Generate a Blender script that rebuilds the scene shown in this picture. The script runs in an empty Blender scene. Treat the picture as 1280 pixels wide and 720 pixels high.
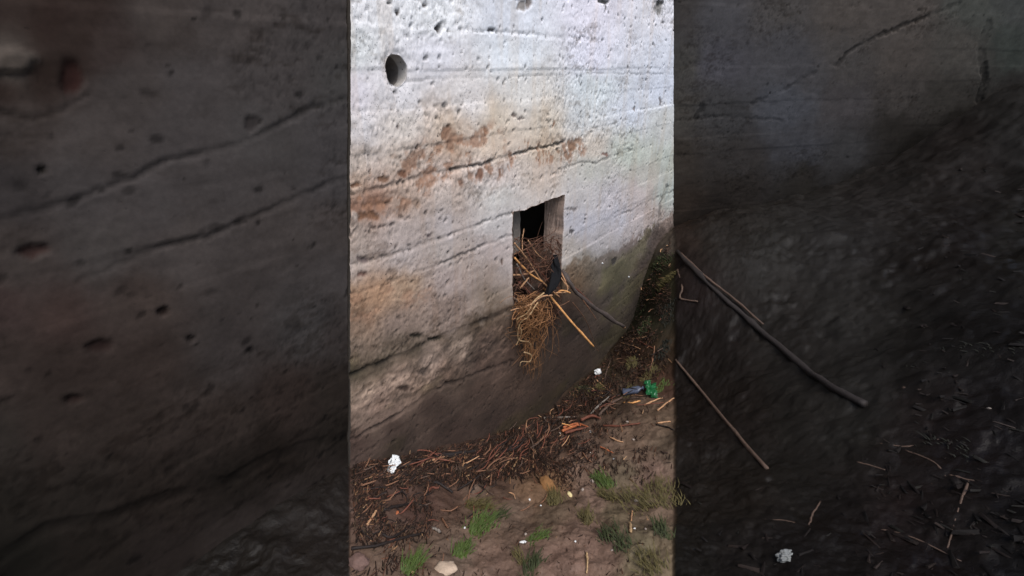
import bpy, bmesh, math, random
import numpy as np
from mathutils import Vector, Matrix, noise as mnoise

# ------------------------------------------------------------------ camera, sky, light
SC = bpy.context.scene
COL = SC.collection
CAM_Z = 1.5
PITCH = math.radians(25.0)
FPX = 600.0
cd = bpy.data.cameras.new('camera'); cam = bpy.data.objects.new('camera', cd); COL.objects.link(cam)
cam.location = (0, 0, CAM_Z); cam.rotation_euler = (math.radians(90) - PITCH, 0, 0)
cd.sensor_width = 36; cd.lens = 36 * FPX / 1280.0; cd.clip_start = 0.02; cd.clip_end = 2000
SC.camera = cam
SUN_EL, SUN_AZ = math.radians(58), math.radians(150)     # direction the light comes from, azimuth from +Y clockwise
w = bpy.data.worlds.new('World'); SC.world = w; w.use_nodes = True
nt = w.node_tree; bg = nt.nodes['Background']
sky = nt.nodes.new('ShaderNodeTexSky'); sky.sky_type = 'NISHITA'; sky.sun_disc = False
sky.sun_elevation = SUN_EL; sky.sun_rotation = SUN_AZ; sky.air_density = 1.0; sky.dust_density = 2.5; sky.ozone_density = 1.0
nt.links.new(sky.outputs[0], bg.inputs[0]); bg.inputs[1].default_value = 0.10
sd = bpy.data.lights.new('overcast_sun', 'SUN'); so = bpy.data.objects.new('overcast_sun', sd); COL.objects.link(so)
sd.energy = 1.4; sd.angle = math.radians(35); sd.color = (1.0, 0.975, 0.95)
sv = Vector((math.sin(SUN_AZ) * math.cos(SUN_EL), math.cos(SUN_AZ) * math.cos(SUN_EL), math.sin(SUN_EL)))
so.rotation_euler = sv.to_track_quat('Z', 'Y').to_euler(); so.location = sv * 20
SC.view_settings.view_transform = 'Standard'; SC.view_settings.look = 'None'
SC.view_settings.exposure = 0.92; SC.view_settings.gamma = 1.0
SC.render.engine = 'CYCLES'

rng = np.random.default_rng(7); random.seed(7)
K = 1.0

# ------------------------------------------------------------------ geometry of the view and of the wall
A = math.radians(37.6); H = 1.45
WD = np.array([math.sin(A), math.cos(A), 0.0]); WN = np.array([-math.cos(A), math.sin(A), 0.0])
CP, SP = math.cos(PITCH), math.sin(PITCH)

def ray(px, py):
    a = px - 640.0; b = py - 360.0
    return np.array([a, FPX * CP - b * SP, -(FPX * SP + b * CP)])

def pix(x, y, z):
    """picture position (1280x720) of world points"""
    z = z - CAM_Z
    fw = y * CP - z * SP; up = y * SP + z * CP
    fw = np.maximum(fw, 0.05)
    return 640 + FPX * x / fw, 360 - FPX * up / fw

def on_wall(px, py, off=0.0):
    """point on the main wall plane, moved off metres towards the open side"""
    r = ray(px, py); t = (H - off) / (r[0] * WN[0] + r[1] * WN[1])
    return Vector((r[0] * t, r[1] * t, CAM_Z + r[2] * t))

def uz(px, py):
    p = on_wall(px, py); return p.x * WD[0] + p.y * WD[1], p.z

# ------------------------------------------------------------------ noise in numpy
def vnoise(x, y, seed=0):
    xi = np.floor(x).astype(np.int64); yi = np.floor(y).astype(np.int64)
    fx = x - xi; fy = y - yi
    fx = fx * fx * fx * (fx * (fx * 6 - 15) + 10); fy = fy * fy * fy * (fy * (fy * 6 - 15) + 10)
    def hsh(a, b):
        h = (a * 374761393 + b * 668265263 + seed * 1442695041) & 0xffffffff
        h = ((h ^ (h >> 13)) * 1274126177) & 0xffffffff
        h = ((h ^ (h >> 16)) * 2246822519) & 0xffffffff
        return ((h ^ (h >> 15)) & 0xffff) / 65535.0
    a = hsh(xi, yi); b = hsh(xi + 1, yi); c = hsh(xi, yi + 1); d = hsh(xi + 1, yi + 1)
    return (a * (1 - fx) + b * fx) * (1 - fy) + (c * (1 - fx) + d * fx) * fy

def fbm(x, y, sc, octv=4, seed=0, gain=0.5):
    s = 0; a = 1.0; t = 0
    for i in range(octv):
        th = 0.7 * i + 0.3
        X = (x * math.cos(th) - y * math.sin(th)) * sc + 17.3 * i; Y = (x * math.sin(th) + y * math.cos(th)) * sc + 9.1 * i
        s = s + a * vnoise(X, Y, seed + i); t += a; a *= gain; sc *= 2.03
    return s / t * 2 - 1

def sstep(a, b, v):
    t = np.clip((v - a) / (b - a), 0, 1); return t * t * (3 - 2 * t)

def lin(c):
    c = np.asarray(c, float) / 255.0
    return np.where(c <= 0.04045, c / 12.92, ((c + 0.055) / 1.055) ** 2.4)

def idw(px, py, anch, p=2.6, soft=14.0):
    """smooth blend of tones named at places"""
    W = np.zeros_like(px); C = np.zeros(px.shape + (3,))
    for (ax, ay, col) in anch:
        w_ = 1.0 / ((px - ax) ** 2 + (py - ay) ** 2 + soft ** 2) ** (p / 2 + 0.6)
        W += w_; C += w_[..., None] * lin(col)
    return C / W[..., None]

# ------------------------------------------------------------------ objects and materials helpers
def tag(o, label=None, cat=None, group=None, kind=None):
    if label: o['label'] = label
    if cat: o['category'] = cat
    if group: o['group'] = group
    if kind: o['kind'] = kind
    return o

def empty(name, loc):
    o = bpy.data.objects.new(name, None); o.location = loc; o.empty_display_size = 0.05; COL.objects.link(o); return o

def mesh_obj(name, verts, faces, m, parent=None, smooth=True, cols=None):
    me = bpy.data.meshes.new(name); me.from_pydata([tuple(v) for v in verts], [], faces)
    me.validate(); me.update()
    if smooth: me.polygons.foreach_set('use_smooth', [True] * len(me.polygons))
    if cols is not None:
        ca = me.color_attributes.new('tone', 'FLOAT_COLOR', 'POINT')
        c4 = np.ones((len(me.vertices), 4), np.float32); c4[:, :3] = cols
        ca.data.foreach_set('color', c4.ravel())
    o = bpy.data.objects.new(name, me); me.materials.append(m); COL.objects.link(o)
    if parent is not None: attach(o, parent)
    return o

def attach(o, parent):
    bpy.context.view_layer.update()
    o.parent = parent; o.matrix_parent_inverse = parent.matrix_world.inverted()

def fast_grid(name, P, keep, m, cols):
    """P (r,c,3) grid of points, keep (r-1,c-1) which cells get a face"""
    R_, C_ = P.shape[:2]
    idx = np.arange(R_ * C_).reshape(R_, C_)
    q = np.stack([idx[:-1, :-1], idx[:-1, 1:], idx[1:, 1:], idx[1:, :-1]], -1)[keep]
    used = np.zeros(R_ * C_, bool); used[q.ravel()] = True
    remap = np.cumsum(used) - 1
    V = P.reshape(-1, 3)[used]; F = remap[q]
    me = bpy.data.meshes.new(name)
    me.vertices.add(len(V)); me.vertices.foreach_set('co', V.astype(np.float32).ravel())
    me.loops.add(F.size); me.loops.foreach_set('vertex_index', F.ravel().astype(np.int32))
    me.polygons.add(len(F)); me.polygons.foreach_set('loop_start', np.arange(0, F.size, 4, dtype=np.int32))
    me.polygons.foreach_set('loop_total', np.full(len(F), 4, np.int32))
    me.update(calc_edges=True); me.validate()
    me.polygons.foreach_set('use_smooth', np.ones(len(me.polygons), bool))
    ca = me.color_attributes.new('tone', 'FLOAT_COLOR', 'POINT')
    c4 = np.ones((len(V), 4), np.float32); c4[:, :3] = cols.reshape(-1, 3)[used]
    ca.data.foreach_set('color', c4.ravel())
    o = bpy.data.objects.new(name, me); me.materials.append(m); COL.objects.link(o)
    return o

def mat(name, col=None, rough=0.85, attr=False, nscale=30, namp=0.25, bump=0.3, bdist=0.004, spec=0.3, pits=0.0, pscale=55,
        speck=None, fine=180, trans=0.0, wetmap=False, pits2=False):
    m = bpy.data.materials.new(name); m.use_nodes = True; n = m.node_tree.nodes; L = m.node_tree.links
    b = n['Principled BSDF']; b.inputs['Roughness'].default_value = rough; b.inputs['Specular IOR Level'].default_value = spec
    if trans: b.inputs['Transmission Weight'].default_value = trans
    tc = n.new('ShaderNodeTexCoord')
    def noise(s, det=5, r=0.6):
        x = n.new('ShaderNodeTexNoise'); x.inputs['Scale'].default_value = s; x.inputs['Detail'].default_value = det
        x.inputs['Roughness'].default_value = r; L.new(tc.outputs['Object'], x.inputs['Vector']); return x
    def ramp(inp, a, bb, lo=0.0, hi=1.0):
        r = n.new('ShaderNodeMapRange'); r.inputs['From Min'].default_value = a; r.inputs['From Max'].default_value = bb
        r.inputs['To Min'].default_value = lo; r.inputs['To Max'].default_value = hi; L.new(inp, r.inputs['Value']); return r.outputs[0]
    def math_(op, a, bb):
        x = n.new('ShaderNodeMath'); x.operation = op
        for i, v in enumerate((a, bb)):
            if isinstance(v, (int, float)): x.inputs[i].default_value = v
            else: L.new(v, x.inputs[i])
        return x.outputs[0]
    if attr:
        a = n.new('ShaderNodeAttribute'); a.attribute_name = 'tone'; base = a.outputs['Color']
    else:
        rgb = n.new('ShaderNodeRGB'); rgb.outputs[0].default_value = (*col, 1); base = rgb.outputs[0]
    n1 = noise(nscale); n2 = noise(fine, 3)
    f1 = ramp(n1.outputs[0], 0.25, 0.75, 1 - namp, 1 + namp)
    f2 = ramp(n2.outputs[0], 0.3, 0.7, 1 - namp * 0.6, 1 + namp * 0.6)
    fac = math_('MULTIPLY', f1, f2)
    hgt = math_('ADD', math_('MULTIPLY', n1.outputs[0], 0.7), math_('MULTIPLY', n2.outputs[0], 0.3))
    if pits:
        wv = n.new('ShaderNodeVectorMath'); wv.operation = 'MULTIPLY_ADD'
        wv.inputs[1].default_value = (0.02,) * 3
        nn = noise(40, 2); L.new(nn.outputs['Color'], wv.inputs[0]); L.new(tc.outputs['Object'], wv.inputs[2])
        v = n.new('ShaderNodeTexVoronoi'); v.inputs['Scale'].default_value = pscale; L.new(wv.outputs[0], v.inputs['Vector'])
        dens = noise(5, 3)
        rad = ramp(dens.outputs[0], 0.42, 0.68, 0.04, 0.30)
        sel = n.new('ShaderNodeSeparateColor'); L.new(v.outputs['Color'], sel.inputs[0])
        rad = math_('MULTIPLY', rad, math_('POWER', sel.outputs[0], 1.6))
        e0 = math_('SUBTRACT', v.outputs['Distance'], rad)
        pit = ramp(e0, -0.05, 0.03, 0.0, 1.0)          # 0 inside a pit
        fac = math_('MULTIPLY', fac, ramp(pit, 0, 1, 1 - pits, 1.0))
        hgt = math_('ADD', hgt, math_('MULTIPLY', pit, 0.9))
        if pits2:
            v3 = n.new('ShaderNodeTexVoronoi'); v3.inputs['Scale'].default_value = 150; L.new(wv.outputs[0], v3.inputs['Vector'])
            s3 = n.new('ShaderNodeSeparateColor'); L.new(v3.outputs['Color'], s3.inputs[0]); d3 = noise(9, 4)
            r3 = math_('MULTIPLY', ramp(d3.outputs[0], 0.40, 0.62, 0.05, 0.42), math_('POWER', s3.outputs[1], 1.4))
            p3 = ramp(math_('SUBTRACT', v3.outputs['Distance'], r3), -0.06, 0.03, 0.0, 1.0)
            fac = math_('MULTIPLY', fac, ramp(p3, 0, 1, 0.5, 1.0)); hgt = math_('ADD', hgt, math_('MULTIPLY', p3, 0.5))
            # flaking of the wash: ragged islands where the bare, browner skin shows
            nf = noise(17, 8, 0.75); fl = ramp(nf.outputs[0], 0.60, 0.66, 1.0, 0.84); fac = math_('MULTIPLY', fac, fl)
    mx = n.new('ShaderNodeVectorMath'); mx.operation = 'SCALE'; L.new(base, mx.inputs[0]); L.new(fac, mx.inputs['Scale'])
    out = mx.outputs[0]
    if speck:
        v2 = n.new('ShaderNodeTexVoronoi'); v2.inputs['Scale'].default_value = speck[1]; L.new(tc.outputs['Object'], v2.inputs['Vector'])
        s2 = n.new('ShaderNodeSeparateColor'); L.new(v2.outputs['Color'], s2.inputs[0])
        on = math_('MULTIPLY', ramp(s2.outputs[0], speck[2], speck[2] + 0.02), ramp(v2.outputs['Distance'], 0.28, 0.2))
        mm = n.new('ShaderNodeMix'); mm.data_type = 'RGBA'; L.new(on, mm.inputs['Factor']); L.new(out, mm.inputs['A'])
        mm.inputs['B'].default_value = (*speck[0], 1); out = mm.outputs['Result']
    L.new(out, b.inputs['Base Color'])
    if wetmap:
        nw = noise(4, 4); L.new(ramp(nw.outputs[0], 0.35, 0.65, rough - 0.22, rough + 0.15), b.inputs['Roughness'])
    bp = n.new('ShaderNodeBump'); bp.inputs['Strength'].default_value = bump; bp.inputs['Distance'].default_value = bdist
    L.new(hgt, bp.inputs['Height']); L.new(bp.outputs[0], b.inputs['Normal'])
    return m

M_WALL = mat('limewashed_concrete', attr=True, rough=0.9, nscale=70, namp=0.14, bump=0.4, bdist=0.0035, pits=0.78, pscale=80, fine=260, pits2=True)
M_DARK = mat('dim_painted_concrete', attr=True, rough=0.95, nscale=14, namp=0.16, bump=0.18, bdist=0.003, pits=0.12, pscale=30, fine=70, spec=0.08)  # for the added side sections; their dimness sits in the tone colours
M_MUD = mat('wet_silt', attr=True, rough=0.62, nscale=22, namp=0.16, bump=0.8, bdist=0.008, fine=120, spec=0.12, wetmap=True)
M_LITTER = mat('rotten_litter', attr=True, rough=0.75, nscale=60, namp=0.3, spec=0.2)

# ------------------------------------------------------------------ tones of the limewashed centre section
T_MID = [
 (440,10,(214,214,216)),(540,15,(214,216,218)),(640,20,(210,214,222)),(740,20,(214,212,222)),(835,20,(206,206,212)),
 (440,60,(205,208,208)),(540,70,(214,214,220)),(640,70,(214,220,226)),(740,70,(212,212,224)),(835,70,(202,206,216)),
 (440,120,(212,208,214)),(500,120,(214,212,214)),(580,120,(210,206,204)),(660,110,(208,206,202)),(740,110,(204,212,216)),(830,110,(198,204,216)),
 (440,160,(206,204,206)),(500,160,(204,196,188)),(560,155,(190,174,158)),(620,150,(200,188,172)),(680,150,(202,192,178)),(730,145,(200,204,206)),(790,140,(198,204,214)),(835,160,(190,192,190)),
 (440,200,(190,180,172)),(500,190,(192,178,166)),(560,185,(176,154,136)),(620,180,(192,176,160)),(680,180,(188,172,154)),(740,180,(196,186,174)),(790,190,(182,188,178)),(835,200,(176,182,174)),
 (440,228,(168,148,132)),(500,225,(172,152,138)),(560,215,(186,170,160)),(620,220,(190,178,172)),(680,215,(188,176,166)),(740,215,(184,184,176)),(800,215,(180,178,170)),
 (440,262,(122,90,72)),(470,250,(134,100,82)),(500,250,(160,140,126)),(560,250,(176,164,156)),(620,245,(184,182,178)),(725,245,(186,182,180)),(760,245,(184,180,184)),(800,240,(182,172,170)),(836,245,(164,172,166)),
 (440,290,(160,146,136)),(500,285,(168,156,150)),(560,280,(172,164,162)),(620,280,(178,174,172)),(730,280,(172,172,180)),(770,275,(170,170,178)),(800,270,(172,162,160)),(822,266,(160,148,142)),
 (440,330,(158,146,138)),(500,320,(164,154,150)),(560,315,(166,156,150)),(620,310,(172,160,156)),(715,312,(172,164,156)),(735,303,(170,166,168)),(760,302,(164,160,160)),(785,288,(162,154,152)),
 (440,370,(150,122,98)),(470,365,(158,126,100)),(500,360,(160,136,114)),(560,350,(158,144,138)),(620,340,(146,132,122)),(637,330,(168,158,154)),
 (440,410,(122,102,86)),(500,400,(124,108,98)),(560,385,(128,112,102)),(620,370,(118,104,90)),(637,375,(138,126,116)),
 (440,440,(106,92,80)),(500,428,(98,86,74)),(440,466,(62,60,42)),(480,446,(62,58,42)),(520,432,(66,60,46)),(560,420,(74,64,52)),(600,402,(86,74,60)),(635,390,(96,84,72)),
 (450,490,(138,124,112)),(500,465,(150,134,122)),(540,445,(156,142,132)),(575,430,(142,130,120)),(610,425,(98,84,76)),(635,415,(92,78,68)),
 (440,525,(122,108,98)),(480,508,(128,112,102)),(520,483,(128,112,100)),(560,462,(88,74,64)),(600,450,(80,66,58)),(635,450,(76,62,54)),
 (440,550,(70,56,50)),(490,530,(66,54,48)),(540,505,(64,52,46)),(600,490,(66,54,47)),(650,480,(64,52,44)),
 (440,570,(72,60,54)),(500,560,(62,52,46)),(560,540,(62,50,44)),(620,525,(60,49,43)),(660,515,(56,46,40)),
 (715,335,(122,106,88)),(730,325,(116,110,98)),(760,318,(98,94,88)),(790,305,(92,86,84)),(820,295,(78,70,66)),
 (715,350,(98,78,56)),(740,345,(84,80,70)),(770,340,(74,70,64)),(800,330,(66,58,54)),(835,300,(66,58,54)),
 (715,385,(60,46,38)),(740,375,(66,60,54)),(770,370,(68,64,58)),(795,360,(62,56,50)),
 (660,420,(52,44,38)),(690,410,(44,36,32)),(715,410,(48,40,36)),(740,400,(64,56,50)),(770,400,(66,60,54)),
 (670,450,(58,48,40)),(700,450,(52,42,36)),(730,440,(52,43,37)),(755,430,(56,50,42)),(690,490,(52,42,34)),(720,470,(50,42,34)),
]
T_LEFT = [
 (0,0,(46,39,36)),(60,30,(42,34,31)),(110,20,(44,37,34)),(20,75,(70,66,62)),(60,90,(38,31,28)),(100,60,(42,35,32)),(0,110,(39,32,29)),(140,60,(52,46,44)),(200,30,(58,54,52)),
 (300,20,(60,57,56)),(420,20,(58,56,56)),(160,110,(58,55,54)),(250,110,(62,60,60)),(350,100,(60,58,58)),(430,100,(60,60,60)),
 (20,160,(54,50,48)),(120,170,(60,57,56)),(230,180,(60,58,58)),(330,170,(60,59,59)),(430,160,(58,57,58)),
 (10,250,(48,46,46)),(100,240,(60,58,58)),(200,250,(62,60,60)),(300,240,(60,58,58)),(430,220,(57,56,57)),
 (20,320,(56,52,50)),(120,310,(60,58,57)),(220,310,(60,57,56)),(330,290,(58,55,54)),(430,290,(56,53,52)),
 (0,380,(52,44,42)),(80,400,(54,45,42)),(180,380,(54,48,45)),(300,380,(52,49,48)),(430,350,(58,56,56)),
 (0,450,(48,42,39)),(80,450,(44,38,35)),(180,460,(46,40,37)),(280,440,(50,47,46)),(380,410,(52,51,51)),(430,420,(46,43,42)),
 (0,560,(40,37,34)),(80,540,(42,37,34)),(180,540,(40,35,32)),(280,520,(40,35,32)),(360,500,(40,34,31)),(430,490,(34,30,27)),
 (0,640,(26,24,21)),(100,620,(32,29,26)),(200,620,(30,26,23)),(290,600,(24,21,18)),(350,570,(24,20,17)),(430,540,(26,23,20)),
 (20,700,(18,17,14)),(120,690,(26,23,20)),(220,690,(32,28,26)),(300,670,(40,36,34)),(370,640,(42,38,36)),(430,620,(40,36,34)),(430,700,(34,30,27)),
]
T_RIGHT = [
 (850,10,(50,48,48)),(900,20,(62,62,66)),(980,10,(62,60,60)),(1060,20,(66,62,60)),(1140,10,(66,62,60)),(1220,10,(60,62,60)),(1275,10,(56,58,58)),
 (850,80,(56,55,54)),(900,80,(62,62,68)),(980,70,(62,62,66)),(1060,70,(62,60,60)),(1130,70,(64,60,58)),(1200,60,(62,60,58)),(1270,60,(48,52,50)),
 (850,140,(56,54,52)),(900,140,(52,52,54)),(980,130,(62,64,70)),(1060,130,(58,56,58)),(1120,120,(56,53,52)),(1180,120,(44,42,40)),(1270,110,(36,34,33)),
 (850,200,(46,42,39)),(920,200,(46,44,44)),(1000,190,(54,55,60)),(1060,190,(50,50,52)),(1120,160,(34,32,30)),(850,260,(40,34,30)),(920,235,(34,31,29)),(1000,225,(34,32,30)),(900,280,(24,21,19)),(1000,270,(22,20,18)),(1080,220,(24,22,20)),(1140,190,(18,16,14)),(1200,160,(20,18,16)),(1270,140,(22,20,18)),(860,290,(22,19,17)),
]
def crackline(px, py, pts, wd, X=None):
    """distance mask along a polyline (in picture units), 0..1"""
    m = np.zeros_like(px)
    for (x0, y0), (x1, y1) in zip(pts[:-1], pts[1:]):
        dx, dy = x1 - x0, y1 - y0; t = np.clip(((px - x0) * dx + (py - y0) * dy) / (dx * dx + dy * dy), 0, 1)
        d = np.hypot(px - x0 - t * dx, py - y0 - t * dy)
        m = np.maximum(m, 1 - sstep(wd * 0.4, wd, d))
    return m

CR_MID = [  # points, width, depth (m), darkness
 ([(566,212),(596,207),(625,198),(660,188),(690,182),(706,176)], 2.6, 0.014, 0.75),
 ([(545,38),(552,30),(548,42)], 3.0, 0.008, 0.5),
 ([(560,40),(610,39),(650,41),(690,44),(730,47)], 1.8, 0.004, 0.35),
 ([(510,101),(560,98),(620,96),(690,94),(760,92),(842,92)], 1.5, 0.003, 0.28),
 ([(438,332),(470,324),(510,311),(545,299),(580,287),(612,276),(640,266)], 2.2, 0.006, 0.55),
 ([(438,369),(475,357),(510,344),(545,332),(575,320),(610,305),(641,293)], 2.2, 0.007, 0.55),
 ([(438,470),(480,453),(515,438),(545,424),(580,410),(641,386)], 4.0, 0.012, 0.45),
 ([(436,472),(470,459),(500,446),(530,434)], 11, 0.003, 0.42),
 ([(636,455),(600,470),(560,488)], 10, 0.002, 0.2),
 ([(438,552),(480,528),(520,504),(545,487),(590,470),(640,452)], 3.0, 0.010, 0.4),
 ([(768,272),(790,262),(815,250),(842,238)], 1.8, 0.005, 0.5),
 ([(700,212),(725,202),(745,204),(760,196),(790,186)], 1.8, 0.004, 0.4),
 ([(438,245),(475,235),(520,222),(566,212)], 3.2, 0.007, 0.3),
 ([(740,160),(768,156),(776,170)], 1.8, 0.004, 0.3),
 ([(835,232),(826,255),(824,280),(818,300)], 3.0, 0.008, 0.45),
 ([(690,420),(720,400),(760,375),(790,352)], 2.0, 0.004, 0.2),
 ([(700,470),(735,440),(770,418)], 2.0, 0.004, 0.2),
]
CR_LEFT = [
 ([(0,272),(50,262),(110,244),(170,222),(210,200),(250,192),(300,180),(360,150),(400,132),(440,122)], 5, 0.005, 0.28),
 ([(100,352),(150,330),(200,310),(260,296),(320,270),(380,244),(420,226),(440,222)], 5, 0.005, 0.32),
 ([(0,700),(60,660),(130,650),(200,625),(290,600),(340,572),(380,560),(440,545)], 9, 0.006, 0.3),
 ([(0,140),(40,150),(70,140),(110,120)], 4, 0.003, 0.25),
 ([(20,320),(60,308),(70,316)], 7, 0.004, 0.25),
]
CR_RIGHT = [
 ([(1045,82),(1060,66),(1100,44),(1150,24),(1200,4)], 3.2, 0.010, 0.45),
 ([(1236,30),(1226,60),(1232,100),(1225,125)], 7, 0.014, 0.45),
 ([(940,130),(980,112),(1020,90)], 3, 0.005, 0.25),
 ([(870,150),(878,132)], 4, 0.006, 0.4),
 ([(842,150),(900,146),(980,150)], 2.5, 0.004, 0.2),
]
SPOTS = [ # x, y, rx, ry, tone, depth: larger spalls and tie-hole scars
 (497,16,3,4,(90,84,80),.01),(488,4,3,3,(100,96,92),.01),(532,6,4,3,(110,104,100),.008),(549,37,3,5,(78,72,70),.012),(614,38,5,2.5,(90,86,86),.01),
 (652,6,6,7,(150,144,140),.006),(660,3,4,6,(130,122,118),.008),(755,2,7,3,(86,84,82),.012),(757,9,2,5,(110,106,104),.008),(824,10,6,11,(128,126,124),.010),(826,4,4,6,(96,94,92),.012),
 (498,158,2,2,(110,100,96),.006),(642,145,4,3,(120,108,100),.008),(650,148,6,1.5,(118,108,102),.006),
 (558,166,7,10,(138,108,88),.004),(565,178,5,14,(146,116,96),.004),(607,163,4,8,(146,112,90),.004),(692,155,2.5,5,(130,100,80),.004),
 (716,182,7,9,(136,108,88),.006),(712,196,6,7,(142,116,98),.004),(724,176,5,5,(150,126,108),.003),(698,190,3,3,(140,116,98),.003),
 (601,218,4,9,(128,96,80),.005),(609,211,5,6,(150,120,102),.004),(588,220,4,7,(150,124,108),.003),(575,228,4,5,(138,110,94),.004),
 (826,127,2,6,(130,128,130),.005),(794,137,2.5,4,(130,124,124),.006),(845,168,5,1,(90,90,86),.004),(757,193,4,2,(136,110,100),.003),
 (452,344,7,4,(108,84,74),.006),(455,325,6,4,(110,96,92),.006),(536,296,4,3,(104,92,90),.006),(520,255,5,5,(150,128,112),.004),
 (446,232,8,3,(112,84,66),.006),(505,219,7,5,(116,84,66),.006),(480,224,8,4,(120,92,74),.005),(460,270,18,6,(118,86,66),.004),
 (628,328,2.5,4,(84,66,56),.008),(715,262,8,2,(128,122,120),.004),(715,290,3,4,(96,92,92),.006),(768,327,3,5,(58,54,50),.01),(558,480,6,5,(66,54,46),.006),
 (442,270,6,7,(176,160,148),-.004),(520,420,8,3,(46,40,30),.01),(545,424,10,3,(44,40,30),.01),(508,486,10,4,(66,52,44),.008),(530,465,6,4,(80,68,60),.008),
]

def paint_wall(P, tones, cracks, spots, uu, zz, seed, warp, dens, pitdepth, dark=False):
    px, py = pix(P[..., 0], P[..., 1], P[..., 2])
    wx = fbm(uu, zz, 6, 4, seed) * warp; wy = fbm(uu, zz, 6, 4, seed + 50) * warp
    wx += fbm(uu, zz, 30, 3, seed + 9) * warp * 0.35; wy += fbm(uu, zz, 30, 3, seed + 59) * warp * 0.35
    if not dark:
        yb = lambda x: np.interp(x, [438, 500, 560, 640, 700, 730, 760, 790, 815, 842], [452, 436, 412, 376, 336, 322, 316, 300, 286, 268])
        dry = [t for t in tones if t[1] < yb(t[0]) + 4]; wet = [t for t in tones if t[1] > yb(t[0]) - 22]
        edge = fbm(uu, zz, 12, 5, seed + 60, 0.7); wdt = np.interp(px, [600, 720], [13, 3.5])
        e = sstep(-1, 1, (py - yb(px) + edge * np.interp(px, [600, 720], [22, 16])) / wdt)[..., None]
        C = np.minimum(idw(px + wx, py + wy, dry) * (1.10 * np.array([1.01, 1.0, 0.985])), 0.82) * (1 - e) + idw(px + wx, py + wy, wet) * np.array([0.97, 0.88, 0.81]) * e
    else:
        C = idw(px + wx, py + wy, tones)
    D = np.zeros_like(px)
    # board marks: faint horizontal steps left by the shuttering
    bh = 0.135
    bi = np.floor(zz / bh + fbm(uu, zz * 0, 1.3, 2, seed + 3) * 0.12)
    D += (vnoise(bi * 7.1, uu * 0.35 + bi * 3.3, seed + 4) - 0.5) * 0.006
    C *= (1 + 0.10 * (vnoise(bi * 5.7, uu * 0.6 + bi, seed + 5) - 0.5))[..., None]
    # rough skin
    streak = fbm(uu * 0.30, zz, 40, 4, seed + 6)
    D += streak * 0.0010 + fbm(uu, zz, 7, 3, seed + 7) * 0.003 + fbm(uu, zz, 70, 2, seed + 8, 0.7) * (0.0011 if not dark else 0.0006)
    rough = sstep(0.0, 0.45, fbm(uu * 0.6, zz, 3.2, 3, seed + 11) + 0.12)
    for gx_, gy_, gr_ in ([(470, 60, 60), (470, 210, 60), (560, 200, 55), (480, 150, 60), (540, 150, 50), (520, 470, 45), (470, 490, 45), (590, 440, 35), (450, 385, 40)] if not dark else []):
        rough = np.maximum(rough, np.exp(-((px - gx_) ** 2 + ((py - gy_) * 1.5) ** 2) / gr_ ** 2 * 1.2))
    lump = fbm(uu, zz, 50, 3, seed + 12, 0.8)
    D -= rough * np.clip(lump + .1, 0, 1) * (0.006 if not dark else 0.003)
    grain = rng.uniform(-1, 1, px.shape)
    C *= (1 + (0.09 if not dark else 0.05) * grain * (0.5 + rough))[..., None]
    C *= (1 - 0.30 * rough * sstep(0.1, 0.5, lump))[..., None]
    ear = fbm(uu * 0.5, zz, 11, 5, seed + 13, 0.65)
    C *= (1 + 0.10 * streak + 0.16 * ear)[..., None]
    if not dark:
        rust = crackline(px + wx, py + wy, [(430, 262), (470, 244), (505, 222), (560, 196), (600, 182)], 44) * sstep(0.02, 0.30, fbm(uu * .8, zz, 13, 5, seed + 91, .7) + .05)
        rust = np.maximum(rust, crackline(px + wx, py + wy, [(585, 216), (610, 212), (660, 190), (720, 186)], 20) * sstep(0.12, 0.3, fbm(uu, zz * .6, 17, 5, seed + 92, .7)))
        rust = np.maximum(rust, .6 * crackline(px + wx, py + wy, [(435, 385), (480, 372), (520, 362)], 30) * sstep(0.0, 0.35, fbm(uu * .6, zz, 14, 5, seed + 93, .7)))
        C = C * (1 - .75 * rust[..., None]) + lin((150, 112, 88)) * .75 * rust[..., None]; D -= rust * .003
        ag = np.exp(-(crackline(px, py, [(430, 515), (480, 490), (540, 462), (590, 436), (620, 425)], 34) - 1) ** 2 / .15) * (1 - crackline(px, py, [(0, 0), (1, 1)], 1))
        C = C * (1 + ag * .75 * np.clip(fbm(uu * .6, zz, 24, 4, seed + 94, .7) * 1.6, -.6, .8))[..., None]; D += ag * fbm(uu * .6, zz, 24, 4, seed + 94, .7) * .006
        bl = fbm(uu * 0.7, zz, 5, 5, seed + 81, 0.65); C *= 1 + (e * 0.55 * bl[..., None]) * np.array([1.0, 1.0, 1.05])
        rn = sstep(0.05, 0.4, fbm(uu, zz * 0.12, 13, 4, seed + 82)) * (1 - e[..., 0])       # runs down the face
        C *= 1 - 0.10 * rn[..., None] * np.array([0.5, 0.85, 1.2])
        am = e * sstep(0.1, 0.5, fbm(uu * .5, zz, 4, 4, seed + 83))[..., None]; C = C * (1 - am) + C * np.array([0.98, 1.06, 0.78]) * am
    dirt = sstep(0.16, 0.42, fbm(uu * 0.45, zz, 28, 4, seed + 14, 0.7)) * (0.25 + 0.75 * rough)
    C *= (1 - 0.32 * dirt)[..., None] * np.array([1.0, 0.97 - 0, 0.94])**dirt[..., None]
    jit = fbm(uu, zz, 26, 3, seed + 21, 0.7) * 2.6; jit2 = fbm(uu, zz, 26, 3, seed + 22, 0.7) * 2.6
    brk = 0.35 + 0.65 * sstep(-0.35, 0.15, fbm(uu, zz, 7, 3, seed + 23))
    for pts, wd, dep, dk in cracks:
        m = crackline(px + jit, py + jit2 * 1.2, pts, wd) * brk
        D -= m * dep; C *= (1 - dk * m)[..., None]
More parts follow.
